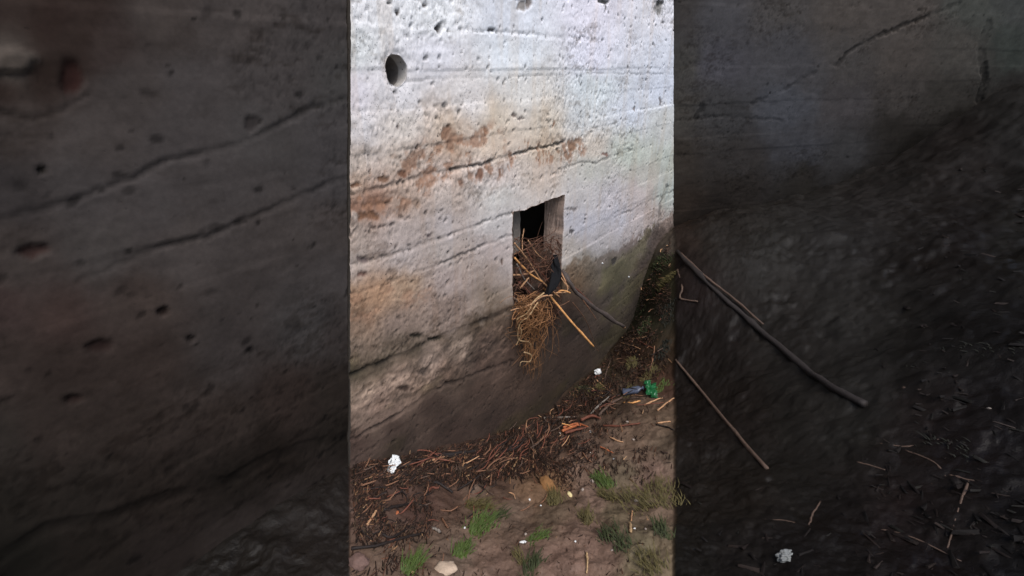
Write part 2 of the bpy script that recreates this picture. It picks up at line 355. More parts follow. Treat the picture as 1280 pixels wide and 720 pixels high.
    for (sx, sy, rx, ry, tone, dep) in spots:
        d = np.hypot((px + jit * 1.3 - sx) / rx, (py + jit2 * 1.3 - sy) / ry)
        m = 1 - sstep(0.55, 1.25, d + 0.55 * fbm(uu, zz, 40, 3, seed + 71)); D -= m * dep; C = C * (1 - m[..., None]) + lin(tone) * m[..., None]
    # pits and lost aggregate
    u0, u1, z0, z1 = dens[1]
    for i in range(dens[0]):
        u = rng.uniform(u0, u1); z = rng.uniform(z0, z1)
        if rng.random() < 0.35: z = (np.floor(z / bh) + rng.normal(0, 0.03)) * bh
        r = (0.003 + 0.0065 * rng.random() ** 3) * (1.6 if dark else 1.0); el = rng.uniform(1, 2.2)
        a = rng.uniform(-0.5, 0.9)
        sel = (np.abs(uu - u) < r * 3) & (np.abs(zz - z) < r * 3)
        if not sel.any(): continue
        du = uu[sel] - u; dz = zz[sel] - z
        x_ = (du * math.cos(a) + dz * math.sin(a)) / (r * el); y_ = (-du * math.sin(a) + dz * math.cos(a)) / r
        m = 1 - sstep(0.5, 1.15, np.hypot(x_, y_) + jit[sel] * 0.12)
        D[sel] -= m * r * pitdepth; C[sel] *= (1 - m * rng.uniform(0.25, 0.62))[..., None]
    return C, D, px, py

def span(fine0, fine1, step, ext0, ext1):
    """fine steps between two marks, growing steps beyond them"""
    mid = list(np.arange(fine0, fine1, step))
    def grow(a, b):
        out = []; s = step; x = a; sg = 1 if b > a else -1
        while (b - x) * sg > 0:
            s *= 1.35; x = x + sg * min(s, 0.5); out.append(x)
        return out
    lo = grow(mid[0], ext0)[::-1] if ext0 < fine0 else []
    hi = grow(mid[-1], ext1) if ext1 > fine1 else []
    return np.array(lo + mid + hi)

def solid(front, P, back, m, parent, name):
    """sides and back of a wall section, from the rim of its front grid"""
    R_, C_ = P.shape[:2]
    loop = [(0, j) for j in range(C_)] + [(i, C_ - 1) for i in range(1, R_)] + [(R_ - 1, j) for j in range(C_ - 2, -1, -1)] + [(i, 0) for i in range(R_ - 2, 0, -1)]
    F = [P[i, j] for i, j in loop]; n = len(F)
    V = F + [p + back for p in F]
    faces = [(i, i + n, (i + 1) % n + n, (i + 1) % n) for i in range(n)] + [tuple(range(n, 2 * n))]
    c = np.tile(lin((70, 64, 58)), (2 * n, 1))
    return mesh_obj(name, V, faces, m, parent, smooth=False, cols=c)

# raking lines where the added dim-painted sections meet the centre
ul0, zl0 = uz(438, 0); ul1, zl1 = uz(438, 578)
ur0, zr0 = uz(842, 0); ur1, zr1 = uz(842, 285)
uL = lambda z: ul1 + (ul0 - ul1) * (z - zl1) / (zl0 - zl1)
uR = lambda z: ur1 + (ur0 - ur1) * (z - zr1) / (zr0 - zr1)
TOP, BOT = 3.3, -1.1

def wpt(u, z, off):
    return WD * u[..., None] - 0 + WN * (H - off)[..., None] * 1.0 + np.stack([0 * z, 0 * z, z], -1)

# ---- centre section
wall = empty('concrete_wall', tuple(on_wall(640, 500)))
tag(wall, 'pale limewashed board-marked concrete wall with square drain opening and round weep hole', 'wall', kind='thing')
zs = span(-0.85, 2.12, 0.0065, BOT, TOP)
ts = np.linspace(0, 1, 620) ** 1.12
Z = np.repeat(zs[:, None], len(ts), 1); U = uL(Z) + (uR(Z) - uL(Z)) * ts[None, :]
P0 = wpt(U, Z, np.zeros_like(U))
C, D, px, py = paint_wall(P0, T_MID, CR_MID, SPOTS, U, Z, 3, 9.0, (3600, (0.6, 4.4, -0.7, 2.1)), 0.8)
# the drain opening
ho_u0, ho_zt = uz(641, 265); ho_u1, _ = uz(705, 245); _, ho_zb = uz(641, 400)
ho_zt = 0.5 * (ho_zt + uz(705, 245)[1])
def e_u(z, s): return 0.013 * fbm(z, z * 0 + s, 11, 5, 5 + s, 0.65)
def e_z(u, s): return 0.014 * fbm(u, u * 0 + s, 11, 5, 15 + s, 0.65)
cu = (U[:-1, :-1] + U[1:, 1:]) / 2; cz = (Z[:-1, :-1] + Z[1:, 1:]) / 2
hole = (cu > ho_u0 + e_u(cz, 1)) & (cu < ho_u1 + e_u(cz, 2)) & (cz > ho_zb + e_z(cu, 3)) & (cz < ho_zt + e_z(cu, 4))
# the weep hole
wu, wz = uz(496, 88); wr = 0.047
rr = np.hypot(cu - wu, cz - wz)
hole2 = rr < wr
keep = ~(hole | hole2)
# rim vertices move onto the true outline
def rim(mask):
    v = np.zeros(U.shape, bool); k = np.zeros(U.shape, bool)
    for a in (0, 1):
        for b in (0, 1):
            v[a:U.shape[0] - 1 + a, b:U.shape[1] - 1 + b] |= mask; k[a:U.shape[0] - 1 + a, b:U.shape[1] - 1 + b] |= keep
    return v & k
r1 = rim(hole); Us, Zs = U.copy(), Z.copy()
dl = np.stack([np.abs(U - ho_u0 - e_u(Z, 1)), np.abs(U - ho_u1 - e_u(Z, 2)), np.abs(Z - ho_zb - e_z(U, 3)), np.abs(Z - ho_zt - e_z(U, 4))])
for k, tgt in enumerate([ho_u0 + e_u(Z, 1), ho_u1 + e_u(Z, 2), ho_zb + e_z(U, 3), ho_zt + e_z(U, 4)]):
    s = r1 & (dl[k] < 0.0075)
    if k < 2: Us[s] = tgt[s]
    else: Zs[s] = tgt[s]
r2 = rim(hole2); rv = np.hypot(U - wu, Z - wz); ang = np.arctan2(Z - wz, U - wu)
wrn = wr * (1.0 + .10 * np.abs(np.sin(ang))) + 0.0015 * np.sin(ang * 3 + 1) + 0.001 * np.sin(ang * 7)
Us[r2] = (wu + wrn * np.cos(ang))[r2]; Zs[r2] = (wz + wrn * np.sin(ang))[r2]
# chipped paler lip
lip = (1 - sstep(0.0, 0.05, np.abs(U - ho_u0))) * (Z > ho_zb) * (Z < ho_zt) + (1 - sstep(0.0, 0.04, np.abs(U - ho_u1 - 0.01))) * (Z > ho_zt - 0.38) * (Z < ho_zt)
C = C * (1 + 0.22 * np.clip(lip, 0, 1) * (U < ho_u0) + 0.12 * np.clip(lip, 0, 1) * (U > ho_u1))[..., None]
wl = 1 - sstep(wr, wr + 0.035, rv); D -= np.where(wl > 0, wl * 0.006 * (0.5 + vnoise(U * 60, Z * 60, 3)), 0)
P = wpt(Us, Zs, D)
face = fast_grid('wall_face', P, keep, M_WALL, C); attach(face, wall)
solid(face, P, WN * 1.5, M_WALL, wall, 'wall_body')
# recess behind the opening: jambs, soffit and sill in one lining, deeper rings darkened as shade, closed by a near-black back
lp = []
for k in range(60): lp.append((ho_u0, ho_zb + (ho_zt - ho_zb) * k / 60, 0))
for k in range(50): lp.append((ho_u0 + (ho_u1 - ho_u0) * k / 50, ho_zt, 1))
for k in range(60): lp.append((ho_u1, ho_zt - (ho_zt - ho_zb) * k / 60, 2))
for k in range(50): lp.append((ho_u1 - (ho_u1 - ho_u0) * k / 50, ho_zb, 3))
lu = np.array([a[0] for a in lp]); lz = np.array([a[1] for a in lp]); sd_ = np.array([a[2] for a in lp])
grow_u = np.where(lu <= ho_u0 + 1e-6, -1, np.where(lu >= ho_u1 - 1e-6, 1, 0)); grow_z = np.where(lz <= ho_zb + 1e-6, -1, np.where(lz >= ho_zt - 1e-6, 1, 0))
deps = np.concatenate([[-0.004, 0.004], np.linspace(0.012, 0.135, 26), [0.14, 0.5, 1.3]])
fu = lu.copy(); fz = lz.copy()      # the ragged front outline, the same as the face's
fu = np.where(sd_ == 0, ho_u0 + e_u(lz, 1) - .0015, np.where(sd_ == 2, ho_u1 + e_u(lz, 2) + .0015, np.clip(lu, ho_u0 + e_u(lz, 1), ho_u1 + e_u(lz, 2))))
fz = np.where(sd_ == 1, ho_zt + e_z(lu, 4) + .0015, np.where(sd_ == 3, ho_zb + e_z(lu, 3) - .0015, np.clip(lz, ho_zb + e_z(lu, 3), ho_zt + e_z(lu, 4))))
PR = []; CRr = []
for dpt in deps:
    a = 0.006 + 0.008 * fbm(lu * 1 + lz * 2 + dpt * 3, lz + dpt * 5, 9, 4, 77)
    back = dpt > 0.29
    off = np.full_like(lu, dpt)
    uu_ = lu + grow_u * np.clip(a + .008, 0.006, 0.028); zz_ = lz + grow_z * np.clip(a + .008, 0.006, 0.028)
    if dpt > 0.137: uu_ = lu + grow_u * 0.35; zz_ = lz + grow_z * np.where(grow_z > 0, 0.2, 0.02)
    if dpt <= 0.137:
        kf = float(sstep(0.03, 0.13, dpt)); rg = 0.006 * fbm(lu + lz * 2 + dpt * 9, lz * 2 + dpt * 14, 16, 4, 78) * float(sstep(.004, .03, dpt))
        uu_ = fu * (1 - kf) + lu * kf + rg * grow_u; zz_ = fz * (1 - kf) + lz * kf + rg * grow_z
    PR.append(wpt(uu_, zz_, -off + 0 * lu))
    base = np.where(sd_[:, None] == 2, lin((168, 146, 132))[None], lin((120, 104, 96))[None])  # right jamb painted paler than the rest to look lit
    drk = np.full_like(lu, 1.0 if dpt < 0.137 else 0.25)  # rings past the jamb darkened in colour as recess shade
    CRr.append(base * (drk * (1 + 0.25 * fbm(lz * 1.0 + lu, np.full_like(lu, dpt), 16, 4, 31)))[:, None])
PR = np.array(PR); CRr = np.array(CRr)
PR = np.concatenate([PR, PR[:, :1]], 1); CRr = np.concatenate([CRr, CRr[:, :1]], 1)
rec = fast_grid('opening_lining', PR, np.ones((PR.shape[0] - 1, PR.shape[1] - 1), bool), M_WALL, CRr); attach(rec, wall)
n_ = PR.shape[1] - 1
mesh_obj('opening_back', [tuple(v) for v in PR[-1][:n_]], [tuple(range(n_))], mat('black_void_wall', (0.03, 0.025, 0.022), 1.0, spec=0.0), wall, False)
an = np.linspace(0, 2 * math.pi, 65)[:-1]; tub = []; tc_ = []
for dpt in np.concatenate([[-0.002], np.linspace(0.006, 0.09, 14), [0.2, 0.35]]):
    r_ = wr * (1.0 + .10 * np.abs(np.sin(an))) + 0.0015 * np.sin(an * 3 + 1) + 0.001 * np.sin(an * 7) + 0.001
    tub.append(wpt(wu + r_ * np.cos(an), wz + r_ * np.sin(an) - dpt * 0.1, np.full_like(an, -dpt - 0.004)))
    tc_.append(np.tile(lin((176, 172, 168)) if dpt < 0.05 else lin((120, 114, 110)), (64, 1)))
tub = np.array(tub); tc_ = np.array(tc_); tub = np.concatenate([tub, tub[:, :1]], 1); tc_ = np.concatenate([tc_, tc_[:, :1]], 1)
wh = fast_grid('weep_hole', tub, np.ones((tub.shape[0] - 1, 64), bool), M_WALL, tc_); attach(wh, wall)
mesh_obj('weep_hole_back', [tuple(v) for v in tub[-1][:64]], [tuple(range(64))], bpy.data.materials['black_void_wall'], wall, False)

# ---- left section, added, with dimness painted into its tones
lw = empty('concrete_wall', tuple(on_wall(220, 600)))
tag(lw, 'added concrete wall section, dimness painted in, with rusty patch, filling the left side', 'wall', kind='thing')
zs2 = span(-0.25, 1.95, 0.0075, BOT, TOP); ts2 = span(-0.55, 0.995, 0.0062, -4.0, 0.0)
ts2 = np.append(ts2[ts2 < 0.997], 1.0)
Z = np.repeat(zs2[:, None], len(ts2), 1); U = (uL(Z) - 0.008) + (ts2[None, :] - 1.0) * 1.0
P0 = wpt(U, Z, np.zeros_like(U))
C, D, _, _ = paint_wall(P0, T_LEFT, CR_LEFT, [(14,76,26,16,(66,62,58),-.012),(92,96,14,26,(38,25,23),.01),(42,314,22,9,(44,34,32),.01),(52,212,6,4,(34,32,30),.01),(205,390,10,7,(32,26,24),.012),(128,432,14,8,(36,28,26),.01),(95,500,12,6,(36,28,26),.01),(315,155,10,9,(46,44,44),.006),(240,424,7,5,(30,27,26),.01)],
                        U, Z, 103, 14.0, (330, (-0.6, 1.1, -0.1, 1.9)), 0.12, dark=True)
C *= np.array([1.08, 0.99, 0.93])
P = wpt(U, Z, D - 0.006)
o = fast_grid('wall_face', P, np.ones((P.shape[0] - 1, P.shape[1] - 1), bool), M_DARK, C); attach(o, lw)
solid(o, P, WN * 1.5, M_DARK, lw, 'wall_body')

# ---- added wing wall beyond the raking corner, dimness painted in, turned towards the open side
B2 = math.radians(72); WD2 = np.array([math.sin(B2), math.cos(B2), 0.0])
rw = empty('added_wing_wall', (2.8, 4.7, 0.3))
tag(rw, 'added concrete wing wall, dimness painted in, with diagonal crack above the bank on the right', 'wall', kind='thing')
zs3 = span(-0.1, 2.15, 0.010, BOT, TOP); ss = span(0.0, 4.0, 0.010, 0.0, 9.0); ss[0] = 0.0
Z = np.repeat(zs3[:, None], len(ss), 1); S = np.repeat(ss[None, :], len(zs3), 0)
CRN = wpt(uR(Z) + 0.004, Z, np.zeros_like(Z))
P0 = CRN + WD2 * S[..., None]
C, D, _, _ = paint_wall(P0, T_RIGHT, CR_RIGHT, [], S, Z, 203, 12.0, (300, (0, 4, 0.0, 2.1)), 0.15, dark=True)
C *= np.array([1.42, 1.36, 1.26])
N2 = np.array([WD2[1], -WD2[0], 0.0])
P = P0 + N2 * (D * sstep(0, 0.06, S) - 0.004)[..., None]
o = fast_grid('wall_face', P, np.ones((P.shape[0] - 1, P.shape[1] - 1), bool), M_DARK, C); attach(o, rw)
solid(o, P, -N2 * 0.9, M_DARK, rw, 'wall_body')

# ------------------------------------------------------------------ ground
def wing_xy(px, py):
    a = np.array(on_wall(842, 0)); b = np.array(on_wall(842, 285)); e = b - a; g = WD2
    N = np.cross(e, g); r = ray(px, py); t = N.dot(a - np.array([0, 0, CAM_Z])) / N.dot(r); return np.array([0, 0, CAM_Z]) + t * r
GA = []
for q in [(438,582),(520,566),(600,550),(650,532),(690,512),(712,488),(750,455),(775,425),(792,398),(805,350),(818,316),(832,292),(842,284)]:
    p = on_wall(*q); GA.append((p.x, p.y, p.z))
for q in [(1000,245),(1130,190),(1280,105)]:
    p = wing_xy(*q); GA.append(tuple(p))
for (x, y, z) in [(440,720,-.06),(640,720,-.17),(842,720,-.12),(640,620,-.42),(842,600,-.36),(760,560,-.52),(842,500,-.50),(842,430,-.36),(842,360,-.10),(720,640,-.36),(520,650,-.18),
                  (1000,350,.12),(1000,500,-.12),(1000,720,-.02),(1130,400,.18),(1130,250,.46),(1280,720,.12),(1280,400,.42),(1280,150,.92),(1130,600,.02),(200,900,-.02)]:
    r = ray(x, y); t = (z - CAM_Z) / r[2]; GA.append((r[0] * t, r[1] * t, z))
p = on_wall(0, 720)
GA += [(float(p.x) - 0.2, float(p.y) - .2, -.06), (-2.6, -1.0, 0.0), (0, -2, 0), (0, -.5, 0), (3, -2, .2), (8, 6, 1.9), (6, 2, 1.1), (3, .5, .35), (1.5, 0, .1), (-1, 3, -.1), (1, 6, -.3), (-3, 2, 0)]
GA = np.array(GA)
def tps(r): return np.where(r > 1e-9, r * r * np.log(np.maximum(r, 1e-9)), 0)
n = len(GA); Km = tps(np.hypot(GA[:, None, 0] - GA[None, :, 0], GA[:, None, 1] - GA[None, :, 1])) + np.eye(n) * 0.002
Pm = np.c_[np.ones(n), GA[:, 0], GA[:, 1]]
SOL = np.linalg.solve(np.block([[Km, Pm], [Pm.T, np.zeros((3, 3))]]), np.r_[GA[:, 2], 0, 0, 0])
def ground_base(x, y):
    x = np.asarray(x, float); y = np.asarray(y, float)
    s = SOL[n] + SOL[n + 1] * x + SOL[n + 2] * y
    for i in range(n): s = s + SOL[i] * tps(np.hypot(x - GA[i, 0], y - GA[i, 1]))
    rr_ = np.hypot(x, y); k = sstep(7.5, 14, rr_)
    return np.clip(s, -0.95, 2.1) * (1 - k) + 0.3 * k
def ground_z(x, y):
    x = np.asarray(x, float); y = np.asarray(y, float)
    z = ground_base(x, y)
    z = z + fbm(x, y, 2.2, 4, 301) * 0.05 + fbm(x, y, 11, 4, 302, 0.6) * 0.018
    z = z + np.clip(fbm(x, y, 7, 3, 303), 0, 1) * 0.03
    return z
def on_ground(px, py, lift=0.0):
    r = ray(px, py); r = r / np.linalg.norm(r)
    t = np.arange(0.5, 9, 0.01); X = r[0] * t; Y = r[1] * t; Zr = CAM_Z + r[2] * t
    g = ground_z(X, Y); k = int(np.argmax(Zr < g))
    if not (Zr < g).any(): k = -1
    return Vector((X[k], Y[k], float(g[k]) + lift))

T_G = [
 (440,590,(52,38,32)),(480,600,(66,50,44)),(540,580,(44,32,27)),(600,565,(44,30,25)),(650,545,(50,37,30)),(700,520,(46,33,26)),(740,500,(40,32,24)),(780,500,(58,46,38)),(830,520,(88,72,60)),
 (440,640,(78,60,52)),(480,640,(80,62,54)),(520,640,(66,48,42)),(560,620,(70,52,44)),(580,605,(92,76,66)),(620,600,(64,48,40)),(660,570,(58,42,35)),(700,560,(66,50,42)),(740,545,(92,74,64)),(790,550,(96,78,66)),(835,560,(92,78,66)),
 (440,700,(86,68,58)),(480,700,(84,68,58)),(530,690,(98,80,68)),(570,690,(96,80,70)),(600,650,(96,78,66)),(620,700,(100,80,70)),(640,640,(92,76,66)),(690,640,(84,70,58)),(690,605,(108,82,60)),(660,615,(98,76,60)),(740,620,(104,84,74)),(720,580,(106,86,76)),(780,600,(94,82,68)),(810,590,(114,92,82)),(835,620,(102,84,72)),
 (700,700,(106,84,74)),(750,680,(106,84,74)),(770,640,(92,80,64)),(800,690,(98,88,70)),(835,690,(100,86,70)),(720,660,(100,80,70)),(660,700,(96,78,68)),
 (760,460,(48,40,30)),(790,440,(54,38,30)),(820,440,(46,36,26)),(800,400,(36,36,24)),(830,390,(34,30,22)),(815,350,(38,36,24)),(835,340,(46,42,28)),(835,310,(66,58,52)),(830,480,(58,40,32)),
]
T_GR = [  # tones of the added bank, dimness painted in
 (850,300,(44,34,28)),(860,360,(28,20,18)),(900,300,(36,33,30)),(960,320,(36,34,31)),(1040,300,(34,32,30)),(1100,250,(36,33,31)),(1150,300,(24,20,17)),(1200,200,(34,30,28)),(1270,160,(34,32,30)),(1200,300,(20,15,12)),(1270,300,(22,19,14)),
 (900,420,(24,19,16)),(980,420,(32,29,26)),(1060,400,(38,36,33)),(1110,420,(36,34,31)),(1090,500,(36,34,31)),(1140,430,(20,17,14)),(1200,420,(17,14,11)),(1270,420,(16,13,10)),
 (860,500,(26,20,16)),(920,520,(28,22,18)),(1000,520,(32,29,25)),(1060,540,(34,32,28)),(1100,580,(24,19,16)),(1150,520,(24,17,14)),(1200,560,(20,14,12)),(1270,520,(15,11,9)),
 (860,620,(28,23,18)),(940,620,(28,23,18)),(1000,600,(26,23,19)),(1050,640,(20,15,12)),(1120,640,(24,15,12)),(1200,660,(20,15,12)),(1270,640,(15,11,9)),
 (860,700,(24,21,17)),(920,700,(22,18,15)),(980,700,(18,14,12)),(1060,700,(18,14,11)),(1150,700,(18,12,10)),(1270,700,(14,11,9)),
]
T_GL = [(0,700,(18,16,14)),(200,700,(22,19,16)),(400,690,(26,22,19)),(430,720,(28,24,21)),(300,715,(22,19,16))]
az = np.concatenate([np.radians(np.arange(-180, -66, 6.0)), np.radians(np.arange(-66, -30, 0.25)), np.radians(np.arange(-30, 30, 0.075)), np.radians(np.arange(30, 66, 0.15)), np.radians(np.arange(66, 180.1, 6.0))])
rd = np.concatenate([[0.0, 0.2, 0.4, 0.55], np.exp(np.arange(math.log(0.65), math.log(7.5), 0.0038)), [7.8, 8.3, 9, 10, 12, 14, 18, 25, 50, 120, 400]])
AZ, RD = np.meshgrid(az, rd)
X = np.sin(AZ) * RD; Y = np.cos(AZ) * RD
GZ = ground_z(X, Y)
px, py = pix(X, Y, GZ)
wob = fbm(X, Y, 5, 4, 311) * 7
inR = sstep(-2.5, 2.5, px - 843 + wob * .3); inL = sstep(-2.5, 2.5, 437 - px + wob * .3)  # edges where the painted dimness of the added sides takes over
GZ = GZ + 0.012 * inR
jx = fbm(X, Y, 9, 4, 312) * 14; jy = fbm(X, Y, 9, 4, 313) * 12
C = idw(px + jx, py + jy, T_G) * 1.12 * np.array([.98, 1.0, .96]); CRt = idw(px + jx, py + jy, T_GR, soft=30) * 0.72; CL = idw(px + jx, py + jy, T_GL, soft=40)
C = C * (1 + 0.30 * fbm(X, Y, 10, 6, 314, 0.7)[..., None]) * (1 - 0.22 * sstep(0.15, 0.5, fbm(X, Y, 22, 4, 315))[..., None])
C = C * (1 - inR[..., None]) + CRt * (1 + 0.22 * fbm(X, Y, 7, 4, 316)[..., None]) * inR[..., None]
C = C * (1 - inL[..., None]) + CL * inL[..., None]
g = fast_grid('ground', np.stack([X, Y, GZ], -1), np.ones((X.shape[0] - 1, X.shape[1] - 1), bool), M_MUD, C)
tag(g, 'muddy ground at the foot of the wall', kind='structure')

# ------------------------------------------------------------------ builders for loose things
def tube_mesh(pts, rads, seg=7, rough=0.0):
    """closed tapered tube along points"""
    V = []; F = []
    pts = [Vector(p) for p in pts]
    for i, p in enumerate(pts):
        d = (pts[min(i + 1, len(pts) - 1)] - pts[max(i - 1, 0)])
        if d.length < 1e-9: d = Vector((0, 0, 1))
        d.normalize(); a = d.cross(Vector((0.13, 0.31, 0.94)))
        if a.length < 1e-3: a = d.cross(Vector((1, 0, 0)))
        a.normalize(); b = d.cross(a)
        for k in range(seg):
            t = 2 * math.pi * k / seg; r = rads[i] * (1 + rough * random.uniform(-1, 1))
            V.append(p + a * (math.cos(t) * r) + b * (math.sin(t) * r))
    for i in range(len(pts) - 1):
        for k in range(seg):
            F.append((i * seg + k, i * seg + (k + 1) % seg, (i + 1) * seg + (k + 1) % seg, (i + 1) * seg + k))
    F.append(tuple(range(seg))[::-1]); F.append(tuple(range((len(pts) - 1) * seg, len(pts) * seg)))
    return V, F

def smooth_path(ctrl, n=14, wob=0.0):
    out = []
    m = len(ctrl) - 1
    for i in range(n + 1):
        t = i / n * m; k = min(int(t), m - 1); f = t - k
        p0 = ctrl[max(k - 1, 0)]; p1 = ctrl[k]; p2 = ctrl[k + 1]; p3 = ctrl[min(k + 2, m)]
        q = 0.5 * ((2 * p1) + (p2 - p0) * f + (2 * p0 - 5 * p1 + 4 * p2 - p3) * f * f + (3 * p1 - p0 - 3 * p2 + p3) * f ** 3)
        out.append(q + Vector([random.uniform(-wob, wob) for _ in range(3)]))
    return out

def wood(name, tone, rough=0.7, namp=0.35):
    c = lin(tone); return mat(name, tuple(c), rough, nscale=45, namp=namp, bump=0.6, bdist=0.003, fine=220)
M_CANE = wood('golden_cane', (196, 142, 88)); M_TAN = wood('pale_tan_twig', (172, 132, 98)); M_BRN = wood('brown_twig', (112, 80, 60))
M_DKW = wood('dark_wet_wood', (60, 50, 45)); M_BLK = wood('black_rotten_wood', (34, 27, 24)); M_RED = wood('reddish_bark', (98, 58, 44)); M_ORG = wood('raw_orange_wood', (160, 92, 58))
M_GREYW = wood('grey_weathered_wood', (112, 104, 96)); M_STRAW = wood('straw', (164, 136, 100)); M_NDK = wood('near_black_wood', (38, 33, 31)); M_DKW2 = wood('grey_black_bark', (72, 63, 58)); M_NTAN = wood('dirty_brown_wood', (78, 62, 52))

def stick(name, ctrl, r0, r1, m, label, cat, group=None, parent=None, n=14, wob=0.0035, seg=9, knots=2):
    base = ctrl[0].copy(); wob = min(wob, r0 * .28)
    pth = smooth_path([c - base for c in ctrl], n, wob)
    rads = [r0 + (r1 - r0) * i / n for i in range(n + 1)]
    for _ in range(knots):
        k = random.randrange(2, n - 2) if n > 5 else 1; rads[k] *= 1.3
    V, F = tube_mesh(pth, rads, seg, 0.20)
    me = bpy.data.meshes.new(name); me.from_pydata(V, [], F); me.update()
    me.polygons.foreach_set('use_smooth', [True] * len(me.polygons)); me.materials.append(m)
    o = bpy.data.objects.new(name, me); o.location = base; COL.objects.link(o)
    if parent: attach(o, parent)
    else: tag(o, label, cat, group)
    return o

OW = on_wall
# sticks jammed in the opening
br = stick('branch', [OW(694,318,-.12), OW(707,346,.04), OW(722,366,.10), OW(740,382,.14), OW(757,394,.17), OW(779,408,.20)], .015, .0125, M_DKW2,
      'thick dark branch slanting down out of the opening, its cut tip pale', 'branch', knots=4, n=20)
ce = stick('cut_end', [OW(778.2,407.6,.199), OW(780.2,408.9,.202)], .0128, .0118, M_TAN, None, None, parent=br, n=2, wob=0, knots=0)
stick('side_twig', [OW(722,366,.10), OW(735,384,.14), OW(746,400,.15)], .004, .002, M_BRN, None, None, parent=br, n=8)
stick('cane', [OW(668,345,-.15), OW(690,373,.02), OW(716,404,.13), OW(742,433,.22)], .0062, .0070, M_CANE,
      'straight golden cane sticking out furthest down below the opening', 'cane', knots=1, wob=.0008)
stick('twig', [OW(643,304,-.02), OW(662,328,-.02), OW(676,350,.0), OW(700,372,.03)], .0052, .0045, M_TAN, 'long tan twig crossing the opening from its upper left edge', 'twig', 'sticks jammed in the opening', knots=2)
stick('twig', [OW(643,322,-.02), OW(662,342,.01), OW(678,352,.02)], .0055, .0045, M_CANE, 'tan twig lying crossways in the lower left of the opening', 'twig', 'sticks jammed in the opening', knots=2)
stick('twig', [OW(655,286,-.10), OW(653,300,-.08), OW(653,312,-.06)], .0035, .0030, M_TAN, 'short upright straw-thin twig at the top of the debris in the opening', 'twig', 'sticks jammed in the opening')
stick('twig', [OW(642,318,-.03), OW(656,312,-.05), OW(671,304,-.08)], .0045, .0030, M_BRN, 'brown twig rising to the right behind the upper sticks in the opening', 'twig', 'sticks jammed in the opening')
stick('twig', [OW(658,312,-.05), OW(668,330,-.03), OW(686,352,.0)], .0048, .004, M_RED, 'reddish twig leaning down towards the black cloth in the opening', 'twig', 'sticks jammed in the opening')
stick('twig', [OW(642,344,.0), OW(656,343,.0), OW(668,338,.01)], .0055, .0045, M_TAN, 'level tan twig at the left edge of the opening', 'twig', 'sticks jammed in the opening', knots=1)
stick('twig', [OW(650,360,.0), OW(657,352,.02), OW(661,347,.03)], .0050, .0040, M_TAN, 'short stub of tan wood pointing up in the middle of the opening', 'twig', 'sticks jammed in the opening')
stick('twig', [OW(642,372,.01), OW(650,378,.03), OW(656,384,.05)], .0045, .0035, M_GREYW, 'short grey twig at the lower left lip of the opening', 'twig', 'sticks jammed in the opening')
stick('twig', [OW(700,338,.0), OW(709,352,.06), OW(724,364,.10), OW(742,382,.12)], .0048, .0042, M_RED, 'reddish twig lying along the top of the thick dark branch', 'twig', 'sticks jammed in the opening', knots=1)
stick('twig', [OW(698,334,.0), OW(706,350,.05), OW(709,364,.07), OW(695,366,.08)], .0045, .0035, M_TAN, 'bent tan twig hooked beside the black cloth', 'twig', 'sticks jammed in the opening')
stick('twig', [OW(694,368,.05), OW(702,363,.08), OW(713,366,.11)], .0045, .0045, M_CANE, 'short pale broken twig end below the black cloth', 'twig', 'sticks jammed in the opening')
stick('twig', [OW(716,378,.12), OW(732,400,.10), OW(742,425,.05), OW(748,440,.03)], .0022, .0015, M_BRN, 'thin dark stem drooping between the dark branch and the golden cane', 'twig', 'sticks jammed in the opening')

# tangle of dead stems filling and hanging from the opening
def tangle(name, paths, m, label, cat):
    V = []; F = []; base = paths[0][0][0].copy()
    for ctrl, r0, r1, n_seg in paths:
        p = smooth_path([c - base for c in ctrl], n_seg, 0.0015)
        v, f = tube_mesh(p, [r0 + (r1 - r0) * i / n_seg for i in range(n_seg + 1)], 5, 0.1)
        k = len(V); V += v; F += [tuple(i + k for i in q) for q in f]
    me = bpy.data.meshes.new(name); me.from_pydata(V, [], F); me.update(); me.materials.append(m)
    me.polygons.foreach_set('use_smooth', [True] * len(me.polygons))
    o = bpy.data.objects.new(name, me); o.location = base; COL.objects.link(o); tag(o, label, cat); return o
pp = []
for i in range(120):
    x0 = random.uniform(646, 688); y0 = random.uniform(365, 395); x1 = random.gauss(664, 13); y1 = 393 + 76 * random.random() ** 1.5 - abs(x1 - 662) * 0.5
    a, b = random.uniform(.01, .08), random.uniform(.015, .08)
    cc = [OW(x0, y0, a - .04)]; m_ = random.randint(2, 4)
    for k in range(1, m_ + 1):
        t = k / (m_ + 1); cc.append(OW(x0 + (x1 - x0) * t + random.uniform(-13, 13), y0 + (y1 - y0) * t + random.uniform(-8, 8), a + (b - a) * t + random.uniform(-.01, .03)))
    cc.append(OW(x1, y1, b)); pp.append((cc, random.uniform(.0012, .0040), .0008, 11))
for i in range(24):
    y = random.uniform(440, 462); x = random.uniform(655, 672)
    pp.append(([OW(x, y - 20, .04), OW(x + random.uniform(-6, 6), y, .05), OW(x + random.uniform(-4, 8), y + random.uniform(6, 22), .04)], .0014, .0007, 8))
tangle('dead_root_mass', pp, wood('orange_brown_root', (128, 90, 58)), 'tangled mass of tan dead stems and roots hanging below the lower left of the opening', 'roots')
